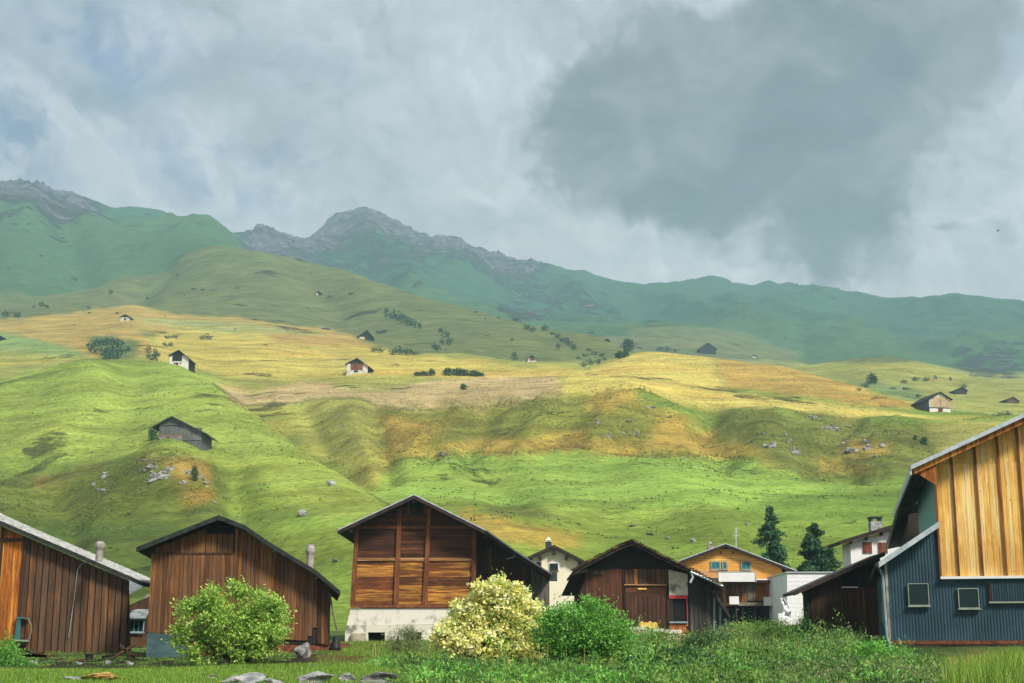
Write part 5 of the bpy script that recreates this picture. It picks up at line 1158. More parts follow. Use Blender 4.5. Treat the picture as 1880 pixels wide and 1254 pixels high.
pr(Fb, r_, 'board', 'black_w', 1286, 638, 1313.5, 649.5, .1, 12)
Fb, r_ = hillbarn('tiny hut behind the orange crest of the mound', (1384.5, 651), (1377.5, 655), (1392, 655), 1380, 1390, 657, 6, wall='plaster_old', side='black_w', roof='black_w', gable=(654, 'black_w'))
Fb, r_ = hillbarn('pale fronted barn on white plaster base at the right end of the yellow mound', (1726.5, 719), (1703, 733.5), (1749, 733), 1707, 1746, 756.6, 10, alpha=12, wall='plaster', side='far_w', roof='black_w')
pr(Fb, r_, 'board', 'pale_w', 1708.5, 735, 1745, 747.5, .12, 14); pr(Fb, r_, 'board', 'pale_w', 1714, 728.5, 1740, 734.5, .12, 10)
pr(Fb, r_, 'door', 'shutter', 1722.5, 748, 1731, 756.3, .12); pr(Fb, r_, 'post', 'post', 1725.5, 729, 1726.8, 747.5, .18); pr(Fb, r_, 'sill_beam', 'brown_dk', 1707, 747.6, 1748, 749, .25)
Fb, r_ = hillbarn('distant dark grey barn behind the pale fronted barn', (1767, 710), (1751, 717), (1778, 717), 1752, 1775, 724, 9, wall='mixed_w', side='grey_w', roof='roof_dk', alpha=8)
Fb, r_ = hillbarn('distant reddish barn nearest the right edge above the blue building', (1861, 728), (1845, 734), (1873, 737), 1850, 1870, 741, 9, wall='rust', side='grey_w', roof='rusty', alpha=8)
Fb, r_ = hillbarn('dark barn cut off by the left edge of the picture', (-9, 611), (-22, 618), (4, 618), -19, 1.8, 628, 9, wall='black_w', side='black_w', roof='black_w')
Fb, r_ = hillbarn('low grey stone hut with bluish roof on the middle slope', (597, 600.5), (587.5, 603.2), (606, 603.2), 589, 605, 605.5, 5, wall='stone_far', side='stone_far', roof='pipe', name='stone_hut', group=None)

# ================================================================== rocks
def rockmesh(name, mat, seed, sub=3, flat=.7, rough=.35):
    rnd = random.Random(seed); b = bmesh.new(); bmesh.ops.create_icosphere(b, subdivisions=sub, radius=.5)
    co = np.array([v.co[:] for v in b.verts]); ph = np.array([rnd.uniform(0, 50) for _ in range(3)])
    planes = [Vector((rnd.uniform(-1, 1), rnd.uniform(-1, 1), rnd.uniform(-.6, 1))).normalized() for _ in range(9)]
    for v in b.verts:
        for p in planes:
            d = v.co.dot(p) - rnd.uniform(.30, .32)
            if d > 0: v.co -= p * d
    co = np.array([v.co[:] for v in b.verts])
    n = fbm(co[:, 0] * 3.3 + ph[0], co[:, 1] * 3.3 + co[:, 2] * 4.1 + ph[1], 4, seed) * rough
    for v, k in zip(b.verts, n): v.co *= 1 + k
    for v in b.verts: v.co.z *= flat
    me = bpy.data.meshes.new(name); b.to_mesh(me); b.free(); me.materials.append(M[mat]); return me
ROCKS = [rockmesh('rock_shape', 'stone_far', s, 3, .75) for s in (1, 2, 3, 4)]
ROCKN = [rockmesh('boulder_shape', 'stone', s, 4, .75, .22) for s in (11, 12, 13)]
CRAGS = [rockmesh('crag_shape', 'stone_far', s, 4, .8, .75) for s in (31, 32, 33)]
def rock(x, yb, w, hgt, meshes=ROCKS, label=None, group=None, parent=None, name='rock', lo=24, sink=.25, hi=4500, depth=1.0):
    p = hit(x, yb, lo, hi); k = p.y / FPX; me = random.choice(meshes)
    o = bpy.data.objects.new(name, me); COL.objects.link(o)
    sx = w * k * 1.15; sz = min(hgt, w * 1.1) * k / .75 * 1.05; o.scale = (sx, sx * depth * .8, sz); o.rotation_euler = (random.uniform(-.2, .2), random.uniform(-.2, .2), random.uniform(0, 6.28) if abs(w - hgt) < 4 else random.uniform(-.3, .3))
    loc = Vector((p.x, p.y + sx * .1, p.z + hgt * k * .5 - sink * hgt * k * .5))
    if parent is not None: o.parent = parent; o.location = loc - ORG[parent.name]
    else:
        o.location = loc; o['label'] = label; o['category'] = 'rock'
        if group: o['group'] = group
    return o
def outcrop(label, items, sx=1, sy=1, ox=0, oy=0, lo=100):
    cx_ = sum(i[0] for i in items) / len(items) * sx + ox; cy_ = sum(i[1] for i in items) / len(items) * sy + oy
    r_ = root('rock_outcrop', hit(cx_, cy_, lo), label, 'rocks')
    for (x, y, w, h_) in items:
        if w * h_ > 1800: rock(x * sx + ox, y * sy + oy + h_ * sy * .5, w * sx * .95, h_ * sy * .75, meshes=CRAGS, parent=r_, name='crag', lo=lo, sink=.7, depth=.7)
        w *= sx; h_ *= sy; X_, Y__ = x * sx + ox, y * sy + oy
        n = max(1, round(w * h_ / 32))
        for i in range(n):
            rock(X_ + random.uniform(-.45, .45) * w * (n > 1), Y__ + h_ / 2 - random.random() ** 1.3 * h_ * .7 * (n > 1), (w / max(1, n ** .6)) * random.uniform(.9, 2.0), min(h_, 11) * random.uniform(.5, 1.15), parent=r_, name='stone', lo=lo, sink=.9)
    return r_
zs = 480 / 1880
outcrop('cluster of grey boulders and crags on the knoll below the plank barn', [(1030,800,60,25),(1100,840,80,40),(1025,870,70,25),(1150,905,170,70),(1210,860,80,40),(1350,880,40,55),(1445,915,40,50),(1300,960,60,30),(1465,955,70,25),(1120,790,30,20)], zs, zs, 0, 640)
outcrop('line of small pale stones on the left flank of the knoll', [(750,905,60,50),(745,950,30,30),(665,990,30,40),(735,1020,60,25),(685,950,20,20)], zs, zs, 0, 640)
zr = 560 / 1848
outcrop('band of white limestone crags across the right hand slope', [(570,550,55,30),(635,605,40,40),(695,603,70,45),(775,597,30,15),(830,660,25,15),(765,695,45,30),(805,745,80,30),(735,722,25,15),(895,690,40,25),(905,725,50,40),(1010,725,60,30),(955,780,30,15)], zr, zr, 1320, 600)
outcrop('smaller pale crags left of the limestone band on the right slope', [(275,652,35,20),(305,715,80,35),(400,650,30,50),(425,690,25,30),(455,750,60,45)], zr, zr, 1320, 600)
outcrop('loose group of white rocks on the middle of the central slope', [(845,910,40,45),(925,1010,40,55),(1090,912,50,15),(1035,990,30,35),(1135,990,40,30),(1100,1020,40,25),(785,920,25,20)], zs, zs, 880, 540)
outcrop('few pale stones near the crest of the central slope', [(1225,810,60,25),(1165,760,25,15),(1360,880,30,12)], zs, zs, 880, 540)
for x, yb, w, h_, lb_ in [(553, 948, 19, 14, 'pale boulder on green slope above the gap between two barns'), (609, 892, 22, 13, 'long white slab of rock beside the diagonal field edge'),
                          (813, 838, 21, 11, 'white rock on the ditch line between green and orange grass'), (616, 1032, 17, 6, 'flat white rock just left of the timber framed barn'),
                          (1161, 967, 18, 5, 'low pale rock with dry grass above the mossy roof'), (1225, 990, 11, 5, 'small flat rock above the mossy roofed barn'),
                          (1273, 996, 15, 9, 'dark mossy rock above the chalet chimney'), (977, 882, 8, 4, 'lone white stone in the middle of the bright meadow'),
                          (1252, 843, 11, 4, 'white stone just below the orange grass band'), (1371, 965, 10, 6, 'small pinkish stone left of the taller spruce'),
                          (392, 924, 6, 6, 'small pale stone right of the knoll'), (1195, 983, 20, 5, 'scatter of stones along the low bank'),
                          (632, 783, 7, 4, 'small dark rock on the spur'), (852, 1001, 6, 5, 'little rock in the dry bank behind the timber framed barn')]:
    rock(x, yb, w, h_, label=lb_, lo=110)
rnd = random.Random(5)
for i in range(110):
    x = rnd.uniform(10, 1180); y = rnd.uniform(440, 650)
    if i > 80: x = rnd.uniform(650, 1180); y = rnd.uniform(430, 600)
    p = hit(x, y, 700)
    if p.y < 800 or abs(project(np.array([p.x]), np.array([p.y]), np.array([p.z]))[1][0] - y) > 4: continue
    rock(x, y, rnd.uniform(2, 6.5), rnd.uniform(1.3, 3), label='small pale boulder lying on the high upper slope', group='pale boulders on the upper slopes', lo=700, name='boulder')
for i in range(46):
    x = rnd.uniform(20, 1640); y = rnd.uniform(860, 1040) if i % 2 else rnd.uniform(740, 880)
    rock(x, y, rnd.uniform(2, 5), rnd.uniform(1.5, 3), label='small stone lying in the meadow grass', group='small stones in the lower meadows', lo=112, name='boulder')

# ================================================================== foliage
def leafmat(name, c1, c2, c3, tr=.35, rough=.6):
    m = bpy.data.materials.new(name); m.use_nodes = True; h = NT(m.node_tree)
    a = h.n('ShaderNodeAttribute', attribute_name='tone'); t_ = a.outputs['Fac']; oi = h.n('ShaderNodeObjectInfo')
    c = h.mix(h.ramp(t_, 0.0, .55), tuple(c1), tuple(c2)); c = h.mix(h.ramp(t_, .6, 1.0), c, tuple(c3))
    k = h.math('ADD', h.math('MULTIPLY', h.math('SUBTRACT', oi.outputs['Random'], .5), .3), 1.0)
    v = h.n('ShaderNodeVectorMath', operation='SCALE'); h.put(v.inputs[0], c); h.put(v.inputs[3], k)
    b = h.n('ShaderNodeBsdfPrincipled'); h.put(b.inputs['Base Color'], v.outputs[0]); b.inputs['Roughness'].default_value = rough; b.inputs['Specular IOR Level'].default_value = .25
    tb = h.n('ShaderNodeBsdfTranslucent'); h.put(tb.inputs[0], v.outputs[0]); mx = h.n('ShaderNodeMixShader'); mx.inputs[0].default_value = tr
    h.L.new(b.outputs[0], mx.inputs[1]); h.L.new(tb.outputs[0], mx.inputs[2]); mo = h.n('ShaderNodeOutputMaterial'); h.L.new(mx.outputs[0], mo.inputs[0]); return m
KC = 0.95
LM = {
 'lime': leafmat('lime_leaves', C(96, 142, 54), C(164, 204, 88), C(212, 232, 140)),
 'green': leafmat('green_leaves', C(66, 122, 48), C(116, 178, 76), C(162, 206, 108)),
 'cream': leafmat('cream_leaves', C(214, 206, 84), C(250, 242, 160), C(255, 255, 226), .35),
 'dark': leafmat('dark_leaves', C(38, 68, 40), C(62, 100, 54), C(104, 136, 74), .25),
 'greygreen': leafmat('grey_green_leaves', C(84, 104, 64), C(126, 140, 92), C(176, 178, 128)),
 'weed': leafmat('weed_leaves', C(54, 88, 40), C(98, 138, 60), C(156, 178, 92)),
 'weed2': leafmat('yellowish_weed_leaves', C(92, 118, 44), C(138, 156, 66), C(196, 190, 110)),
 'conifer': leafmat('conifer_needles', C(30, 62, 42), C(54, 94, 60), C(92, 128, 80), .15),
 'teal': leafmat('far_bush_leaves', C(26, 62, 46), C(44, 88, 60), C(76, 118, 74), .1),
 'blade': leafmat('grass_blades', C(70, 112, 36), C(116, 156, 54), C(168, 188, 88)),
 'straw': leafmat('straw_blades', C(150, 140, 70), C(190, 176, 96), C(226, 212, 140)),
}
RNG = np.random.default_rng(11)
def leaves(pos, nrm, length, width, tone, droop=0.3, rng=RNG):
    """one folded diamond per leaf; returns verts, quads, tones"""
    n = len(pos); r = rng.normal(size=(n, 3)); r /= np.linalg.norm(r, axis=1)[:, None]
    d = nrm * .8 + r * .75; d[:, 2] -= droop * rng.random(n); d /= np.linalg.norm(d, axis=1)[:, None]
    s = np.cross(d, rng.normal(size=(n, 3))); s /= np.linalg.norm(s, axis=1)[:, None]
    L = (length * rng.uniform(.6, 1.3, n))[:, None]; Wd = (width * rng.uniform(.6, 1.3, n))[:, None]
    v = np.stack([pos - d * L * .5, pos + s * Wd * .5, pos + d * L * .5, pos - s * Wd * .5], 1).reshape(-1, 3)
    f = np.arange(n * 4).reshape(n, 4); return v, f, np.repeat(tone, 4)
def mesh_np(name, v, f, mat, tone=None, smooth=False):
    me = bpy.data.meshes.new(name); fast_mesh(me, v, f, smooth)
    if tone is not None:
        a = me.attributes.new('tone', 'FLOAT', 'POINT'); a.data.foreach_set('value', tone.astype(np.float32))
    me.materials.append(mat); return me
def link(me, name, parent=None, kind=None, **kw):
    o = bpy.data.objects.new(name, me); COL.objects.link(o)
    if parent is not None: o.parent = parent
    if kind: o['kind'] = kind
    for k, v in kw.items(): o[k] = v
    return o
def lobes_cloud(lobes, n, shell=.45, clump=.16, per=14, rng=RNG, cl_flat=.75):
    """leaf positions in clumps over a set of ellipsoids (cx,cy,cz,rx,ry,rz)"""
    wts = np.array([l[3] * l[5] for l in lobes]); gapk = 1.0 if clump > .09 else 0.0; wts = wts / wts.sum(); P_ = []; N_ = []; D_ = []
    for l, w in zip(lobes, wts):
        k = max(4, int(n * w / per)); u = rng.normal(size=(k, 3)); u /= np.linalg.norm(u, axis=1)[:, None]
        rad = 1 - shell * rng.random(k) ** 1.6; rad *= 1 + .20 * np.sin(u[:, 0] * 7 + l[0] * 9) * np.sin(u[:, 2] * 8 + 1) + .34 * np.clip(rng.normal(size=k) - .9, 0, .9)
        c = np.array(l[:3]) + u * rad[:, None] * np.array(l[3:])
        if gapk:
            kp = fbm(c[:, 0] * 2.1 + c[:, 1] * 1.3, c[:, 2] * 2.6 + c[:, 1] * .7, 2, 71) > -.13; c = c[kp]; u = u[kp]; rad = rad[kp]; k = len(c)
            if k == 0: continue
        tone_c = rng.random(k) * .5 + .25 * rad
        q = rng.normal(size=(k, per, 3)); cs = clump * rng.uniform(.5, 1.3, (k, 1, 1)); q[..., 2] *= cl_flat
        P_.append((c[:, None] + q * cs).reshape(-1, 3)); nn = u[:, None] * .7 + q * .5 + np.array([0, 0, .35]); nn /= np.linalg.norm(nn, axis=2)[..., None]
        N_.append(nn.reshape(-1, 3)); D_.append(np.clip(np.repeat(tone_c, per) + rng.normal(size=k * per) * .15, 0, 1))
    return np.concatenate(P_), np.concatenate(N_), np.concatenate(D_)
def branches(base, lobes, r0=.07, n=9, seed=1):
    rnd = random.Random(seed); m = MB()
    for i in range(n):
        l = rnd.choice(lobes); e = Vector((l[0] + rnd.uniform(-.5, .5) * l[3], l[1] + rnd.uniform(-.5, .5) * l[4], l[2] + rnd.uniform(0, .6) * l[5])); b = Vector(base)
        mid = b.lerp(e, .5) + Vector((rnd.uniform(-.2, .2), rnd.uniform(-.2, .2), -.1)); m.tube([b - Vector((0, 0, .2)), b.lerp(mid, .5), mid, e], r0, 6, r1=.012)
    return m
def shrub(name, label, Y, cx, yb, lobes_px, n, leafmat_, size, second=None, grow=.88, seed=1, per=14, clump=.14, cat='shrub', shell=.45, aspect=.42):
    base = at(cx, yb, Y); base.z = ground(base.x, base.y); r_ = root(name, base, label, cat); k = Y / FPX; rng = np.random.default_rng(seed)
    lobes = []
    for (x, y, rx, ry) in lobes_px:
        c = at(x, y, Y); lobes.append((c.x - base.x, (seed * 7 % 3 - 1) * .1 + rng.uniform(-.25, .25), c.z - base.z, rx * k * grow, max(rx, ry) * k * .8, ry * k * .9))
    p, nn, t = lobes_cloud(lobes, n, shell, clump, per, rng); v, f, tt = leaves(p, nn, size, size * aspect, t, rng=rng)
    keep = v[:, 2] > .02
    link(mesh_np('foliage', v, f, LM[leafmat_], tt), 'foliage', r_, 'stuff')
    if second:
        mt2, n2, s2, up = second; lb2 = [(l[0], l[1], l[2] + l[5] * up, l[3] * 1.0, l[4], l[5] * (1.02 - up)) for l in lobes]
        p, nn, t = lobes_cloud(lb2, n2, .22, clump * .8, per, rng); v, f, tt = leaves(p, nn, s2, s2 * .6, t, rng=rng); link(mesh_np('pale_foliage', v, f, LM[mt2], tt), 'pale_foliage', r_, 'stuff')
    b = branches(base, [(l[0] + base.x, l[1] + base.y, l[2] + base.z, *l[3:]) for l in lobes], .06, 10, seed); b.build('stem', M['bark'], r_)
    return r_
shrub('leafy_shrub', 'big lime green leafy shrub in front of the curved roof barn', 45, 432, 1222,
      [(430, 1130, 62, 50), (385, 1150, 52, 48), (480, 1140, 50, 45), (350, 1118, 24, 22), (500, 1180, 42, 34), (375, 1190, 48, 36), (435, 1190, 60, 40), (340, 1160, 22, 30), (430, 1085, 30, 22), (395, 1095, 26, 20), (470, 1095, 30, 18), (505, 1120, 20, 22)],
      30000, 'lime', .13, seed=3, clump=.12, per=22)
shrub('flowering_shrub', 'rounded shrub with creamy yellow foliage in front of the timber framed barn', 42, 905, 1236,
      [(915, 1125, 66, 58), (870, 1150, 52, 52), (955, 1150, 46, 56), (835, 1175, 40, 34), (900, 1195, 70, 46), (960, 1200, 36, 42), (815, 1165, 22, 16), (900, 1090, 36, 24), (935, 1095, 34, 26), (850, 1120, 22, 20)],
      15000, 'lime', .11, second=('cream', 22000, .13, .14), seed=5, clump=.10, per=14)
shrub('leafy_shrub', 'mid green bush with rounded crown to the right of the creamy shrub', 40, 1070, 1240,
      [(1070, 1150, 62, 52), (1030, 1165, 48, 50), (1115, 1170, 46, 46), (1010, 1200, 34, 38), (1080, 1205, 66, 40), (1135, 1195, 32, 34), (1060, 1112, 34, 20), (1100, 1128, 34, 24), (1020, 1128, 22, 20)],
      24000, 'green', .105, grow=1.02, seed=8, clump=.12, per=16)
shrub('wispy_shrub', 'wispy grey green shrub at the foot of the white plaster base', 52, 742, 1225,
      [(740, 1180, 34, 26), (718, 1195, 28, 24), (768, 1195, 28, 28), (745, 1212, 44, 20), (752, 1160, 20, 10)], 7000, 'greygreen', .07, seed=9, clump=.13, per=10)
shrub('leafy_shrub', 'low green plants at the corner of the left edge barn', 44, 28, 1236,
      [(15, 1205, 24, 26), (40, 1222, 26, 16), (5, 1185, 14, 24), (64, 1226, 14, 10)], 3600, 'green', .09, seed=10, clump=.12)
shrub('weedy_bush', 'dark weedy bush growing between the green bush and stone slabs', 50, 1195, 1228,
      [(1190, 1195, 26, 30), (1205, 1175, 16, 18), (1175, 1215, 30, 18)], 5200, 'weed', .07, seed=12, clump=.11)
hd = shrub('clipped_hedge', 'low bright green hedge in front of the chalet terrace', 96, 1365, 1164,
      [(1350, 1154, 16, 9), (1372, 1153, 20, 9), (1390, 1156, 10, 8)], 5200, 'lime', .12, seed=13, clump=.12, cat='hedge')
for i, (x, yb, Y, lb_, lbl) in enumerate([
    (1300, 1212, 52, [(1300, 1184, 44, 24), (1270, 1192, 30, 18)], 'dark green bush below the plaster panel barn'),
    (1425, 1196, 62, [(1425, 1168, 42, 30), (1405, 1152, 20, 16)], 'tangled brownish bush below the chalet terrace'),
    (1478, 1190, 64, [(1478, 1166, 24, 24), (1475, 1146, 8, 14)], 'upright bush beside the pale grey garage wall'),
    (1560, 1190, 60, [(1545, 1180, 36, 14), (1580, 1184, 24, 12)], 'low bush along the foot of the brown mono pitch barn'),
    (1600, 1232, 42, [(1590, 1204, 50, 24), (1640, 1218, 34, 16)], 'bright weedy bush in front of the blue building corner'),
    (1250, 1246, 38, [(1250, 1216, 50, 28), (1210, 1228, 34, 18)], 'grey green bush at the bottom middle of the picture'),
    (1400, 1248, 38, [(1400, 1216, 60, 26), (1460, 1226, 40, 20)], 'spreading green weeds at the bottom right of centre'),
    (1345, 1186, 66, [(1345, 1172, 34, 14), (1330, 1165, 12, 12)], 'thin twiggy bush right of the leaning boards')]):
    shrub('weedy_bush', lbl, Y, x, yb, lb_, 5200, ['dark', 'weed', 'dark', 'greygreen', 'green', 'dark', 'weed', 'greygreen'][i], .10, seed=20 + i, clump=.12, per=10)

# ---- ground cover in the foreground
def scatter(region, n, rng):
    """random ground points whose pixel lies in one of the (x0,x1,Y0,Y1) boxes"""
    out = []
    for (x0, x1, Y0, Y1, wgt) in region:
        k = int(n * wgt); Yq = Y0 + (Y1 - Y0) * rng.random(k); xq = x0 + (x1 - x0) * rng.random(k); out.append(np.stack([(xq - CX) / FPX / CP * Yq * 1.0, Yq], 1))
    return np.concatenate(out)
rng = np.random.default_rng(31)
def cover(name, label, pts, hgt, rad, per, size, mat, rng, aspect=.35):
    z = ground(pts[:, 0], pts[:, 1]); k = len(pts); hh = hgt * rng.uniform(.5, 1.2, k) * np.clip(.75 + 1.9 * fbm(pts[:, 0] / 2.6, pts[:, 1] / 4.5, 3, 9), .25, 2) * np.where(pts[:, 0] / pts[:, 1] < .085, np.clip((pts[:, 1] - 20) / 40, .3, .6), np.clip((pts[:, 1] - 10) / 36, .55, 1)); rr = rad * rng.uniform(.6, 1.3, k)
    u = rng.normal(size=(k, per, 3)); u /= np.linalg.norm(u, axis=2)[..., None]; u[..., 2] = np.abs(u[..., 2]); r3 = rng.random((k, per, 1)) ** .5
    off = u * r3 * np.stack([rr, rr, hh], 1)[:, None]
    p = (np.stack([pts[:, 0], pts[:, 1], z], 1)[:, None] + off).reshape(-1, 3); nn = (u + np.array([0, 0, .6])).reshape(-1, 3); nn /= np.linalg.norm(nn, axis=1)[:, None]
    t = np.clip(np.repeat(rng.random(k), per) * .7 + rng.random(k * per) * .35, 0, 1); v, f, tt = leaves(p, nn, size, size * aspect, t, .1, rng)
    return link(mesh_np(name, v, f, LM[mat], tt), name, None, 'stuff', label=label)
cover('undergrowth', 'dense dark green weeds and brambles filling the right foreground', scatter([(1150, 1540, 42, 70, .42), (740, 1690, 27.5, 42, .5), (1330, 1480, 72, 90, .05), (1190, 1330, 60, 78, .03)], 1800, rng), .72, .45, 46, .12, 'weed', rng)
cover('dark_brambles', 'very dark leafy brambles in clumps between the foreground weeds', (lambda p_: p_[fbm(p_[:, 0] / 2.5, p_[:, 1] / 4, 2, 19) > .12])(scatter([(1150, 1560, 38, 68, .6), (760, 1640, 28, 40, .4)], 1100, rng)), .8, .5, 44, .12, 'dark', rng)
cover('light_brambles', 'light green leafy clumps between the darker foreground weeds', (lambda p_: p_[fbm(p_[:, 0] / 1.9, p_[:, 1] / 3, 2, 29) > .16])(scatter([(1150, 1560, 36, 64, .6), (760, 1660, 28, 40, .4)], 1000, rng)), .85, .45, 44, .12, 'green', rng)
cover('low_weeds', 'paler grey green weeds mixed through the right foreground', scatter([(1150, 1540, 36, 72, .5), (1400, 1760, 27, 36, .5)], 520, rng), .8, .32, 34, .09, 'greygreen', rng)
cover('leafy_weeds', 'bright leafy weeds below the blue building', scatter([(1300, 1640, 36, 50, .7), (690, 1180, 30, 50, .3)], 460, rng), .45, .42, 40, .11, 'green', rng)
cover('edge_weeds', 'short weeds along the feet of the left barns', scatter([(0, 700, 50, 57, .55), (560, 800, 54, 80, .25), (60, 560, 44, 50, .2)], 520, rng), .16, .3, 26, .07, 'weed', rng)
def blades(name, label, pts, hgt, wid, mat, rng, lean=.35):
    k = len(pts); z = ground(pts[:, 0], pts[:, 1]) - .02; H = hgt * rng.uniform(.5, 1.25, k); a = rng.uniform(0, 6.283, k); l = lean * H * rng.random(k)
    b = np.stack([pts[:, 0], pts[:, 1], z], 1); sd = np.stack([np.cos(a + 1.57) * .8 + .2, np.sin(a + 1.57) * .3, 0 * a], 1) * wid / 2
    mid = b + np.stack([np.cos(a) * l * .35, np.sin(a) * l * .35, H * .6], 1); tip = b + np.stack([np.cos(a) * l, np.sin(a) * l, H], 1)
    v = np.stack([b - sd, b + sd, mid + sd * .7, mid - sd * .7, tip + sd * .12, tip - sd * .12], 1).reshape(-1, 3); i = np.arange(k)[:, None] * 6
    f = np.concatenate([i + np.array([[0, 1, 2, 3]]), i + np.array([[3, 2, 4, 5]])]); return link(mesh_np(name, v, f, LM[mat], np.repeat(rng.random(k), 6)), name, None, 'stuff', label=label)
blades('lawn_grass', 'short bright grass along the bottom of the picture', scatter([(-60, 1200, 27, 41, .8), (600, 1200, 41, 52, .05), (1200, 1900, 27, 44, .15)], 70000, rng), .09, .016, 'blade', rng)
blades('meadow_grass', 'rough grass between and before the barns', scatter([(640, 1590, 48, 86, .9), (-60, 640, 60, 80, .1)], 36000, rng), .16, .022, 'blade', rng)
def tri_pts(n, rng):
    p = scatter([(1690, 1910, 25, 34, 1)], n, rng); px = CX + p[:, 0] / p[:, 1] * CP * FPX; keep = (px - 1690) / 200 > (p[:, 1] - 25) / 9 * .75 - .15 + rng.random(len(p)) * .25; return p[keep]
blades('weed_stalks', 'thin tall straw coloured stalks sticking out of the weeds', scatter([(1170, 1540, 38, 66, .7), (690, 1190, 36, 50, .3)], 260, rng), .7, .02, 'straw', rng, .4)
blades('tall_grass', 'tall sunlit grass blades in the bottom right corner', tri_pts(12000, rng), .62, .02, 'blade', rng, .5)
blades('dry_grass', 'straw coloured grass stems in the bottom right corner', tri_pts(1800, rng), .6, .012, 'straw', rng, .4)

# ================================================================== conifers
def conifer(label, x, ytop, ybase, Y, wpx, n, seed, droopy=.5, gaps=.0):
    base = at(x, ybase, Y); base.z = ground(base.x, base.y); top = at(x, ytop, Y); H = top.z - base.z; R = wpx * Y / FPX / 2; r_ = root('spruce_tree', base, label, 'tree'); rng = np.random.default_rng(seed)
    m = MB(); m.tube([base - Vector((0, 0, .3)), base + Vector((0, 0, H * .5)), base + Vector((0, 0, H * .97))], .2, 8, r1=.02); m.build('trunk', M['bark'], r_)
    P_ = []; N_ = []; T_ = []; m = MB(); nb_r = 74
    for i in range(nb_r):
        q = (i + rng.random()) / nb_r; z = H * (.10 + .88 * q); rr = R * (1 - q) ** .62 * rng.uniform(.55, 1.15) + .12; a = rng.uniform(0, 6.283)
        d = np.array([math.cos(a), math.sin(a), -.25 * droopy]); b = np.array([0, 0, z]); kk = max(10, int(n * rr / R / nb_r * 1.7)); u = rng.random(kk) ** .7
        cur = b + d * (u * rr)[:, None] + np.stack([0 * u, 0 * u, -.25 * droopy * rr * u ** 2 + .18 * rr * np.maximum(0, u - .7)], 1)
        P_.append(cur + rng.normal(size=(kk, 3)) * np.array([.16, .16, .09]) * (.6 + .5 * rr)); N_.append(np.tile(d + np.array([0, 0, -.2]), (kk, 1)) + rng.normal(size=(kk, 3)) * .3); T_.append(np.clip(.2 + .5 * rng.random() + rng.random(kk) * .3, 0, 1))
        e = b + d * rr * .9; m.tube([(base.x, base.y, base.z + z), (base.x + e[0], base.y + e[1], base.z + e[2] - .15 * droopy * rr)], .03, 4, r1=.008)
    m.build('branches', M['bark'], r_)
    p = np.concatenate(P_); nn = np.concatenate(N_); nn /= np.linalg.norm(nn, axis=1)[:, None]; v, f, tt = leaves(p, nn, .44, .13, np.concatenate(T_), .4, rng)
    link(mesh_np('crown', v, f, LM['conifer'], tt), 'crown', r_, 'stuff')
conifer('taller loose branched spruce behind the orange chalet', 1417, 926, 1075, 135, 84, 11000, 41, .8)
conifer('shorter dense spruce right of the taller one', 1500, 960, 1078, 132, 92, 16000, 42, .3)

# ================================================================== bushes on the hills
def bushmesh(seed, n=420, mat='teal', tree=False):
    rng = np.random.default_rng(seed); lobes = [(rng.uniform(-.22, .22), rng.uniform(-.2, .2), .42 + rng.uniform(-.08, .2), .28, .28, .34) for _ in range(5)] + [(0, 0, .35, .42, .42, .36)]
    p, nn, t = lobes_cloud(lobes, n, .5, .055, 8, rng); v, f, tt = leaves(p, nn, .12, .07, t, .1, rng); return mesh_np('bush_shape', v, f, LM[mat], tt)
BUSH = [bushmesh(s) for s in (51, 52, 53, 54)]; BUSHN = [bushmesh(s, 900, 'dark') for s in (61, 62)]
def bush(x, yb, w, h_, label, group=None, lo=300, meshes=None, name='bush', hi=4500):
    p = hit(x, yb, lo, hi); k = p.y / FPX; o = bpy.data.objects.new(name, random.choice(meshes or BUSH)); COL.objects.link(o)
    o.location = (p.x, p.y, p.z - .08 * h_ * k); o.scale = (w * k * 1.15, w * k * 1.0, h_ * k * 1.25); o.rotation_euler = (0, 0, random.uniform(0, 6.28)) if w < h_ * 1.5 else (0, 0, random.choice((0, 3.14)))
    o['label'] = label; o['category'] = 'bush' if name == 'bush' else 'tree'
    if group: o['group'] = group
    return o
ORDW = 'first second third fourth fifth sixth seventh eighth'.split()
g_ = 'row of trees slanting down the middle slope'
for i, (x, yb, w, h_) in enumerate(sorted([(711, 582, 16, 17), (721, 585, 17, 17), (731, 589, 18, 18), (741, 594, 18, 18), (750, 598, 16, 16), (759, 602, 15, 16), (770, 604, 10, 13), (726, 588, 14, 12)])):
    bush(x, yb, w, h_, 'dark green tree in the slanting row on the middle slope, ' + (ORDW[i] + ' from the left' if i < 7 else 'rightmost'), g_, 700, name='tree')
for x, yb, w, h_, lb_ in [(1155, 644, 24, 22, 'round dark tree at the left shoulder of the yellow mound'), (1137, 659, 18, 15, 'dark bush just below the round tree on the mound shoulder'), (1148, 656, 18, 16, 'bush tucked between the round tree and the lower bush'),
                          (1600, 704, 22, 17, 'dark pointed tree on the far spur right of the mound'), (1606, 704, 12, 12, 'low bush right of the dark pointed tree'), (355, 909, 17, 27, 'upright dark bush on the orange grass knoll'),
                          (281, 808, 22, 22, 'dark bush at the left corner of the grey plank barn'), (852, 716, 16, 11, 'lone round bush in the pale mown field'), (351, 670, 6, 8, 'small bush behind the white walled barn')]:
    bush(x, yb, w, h_, lb_, lo=230, meshes=BUSHN)
ORDW = 'first second third fourth fifth sixth seventh eighth ninth tenth eleventh twelfth thirteenth fourteenth fifteenth sixteenth seventeenth eighteenth nineteenth twentieth twenty-first twenty-second twenty-third twenty-fourth'.split()
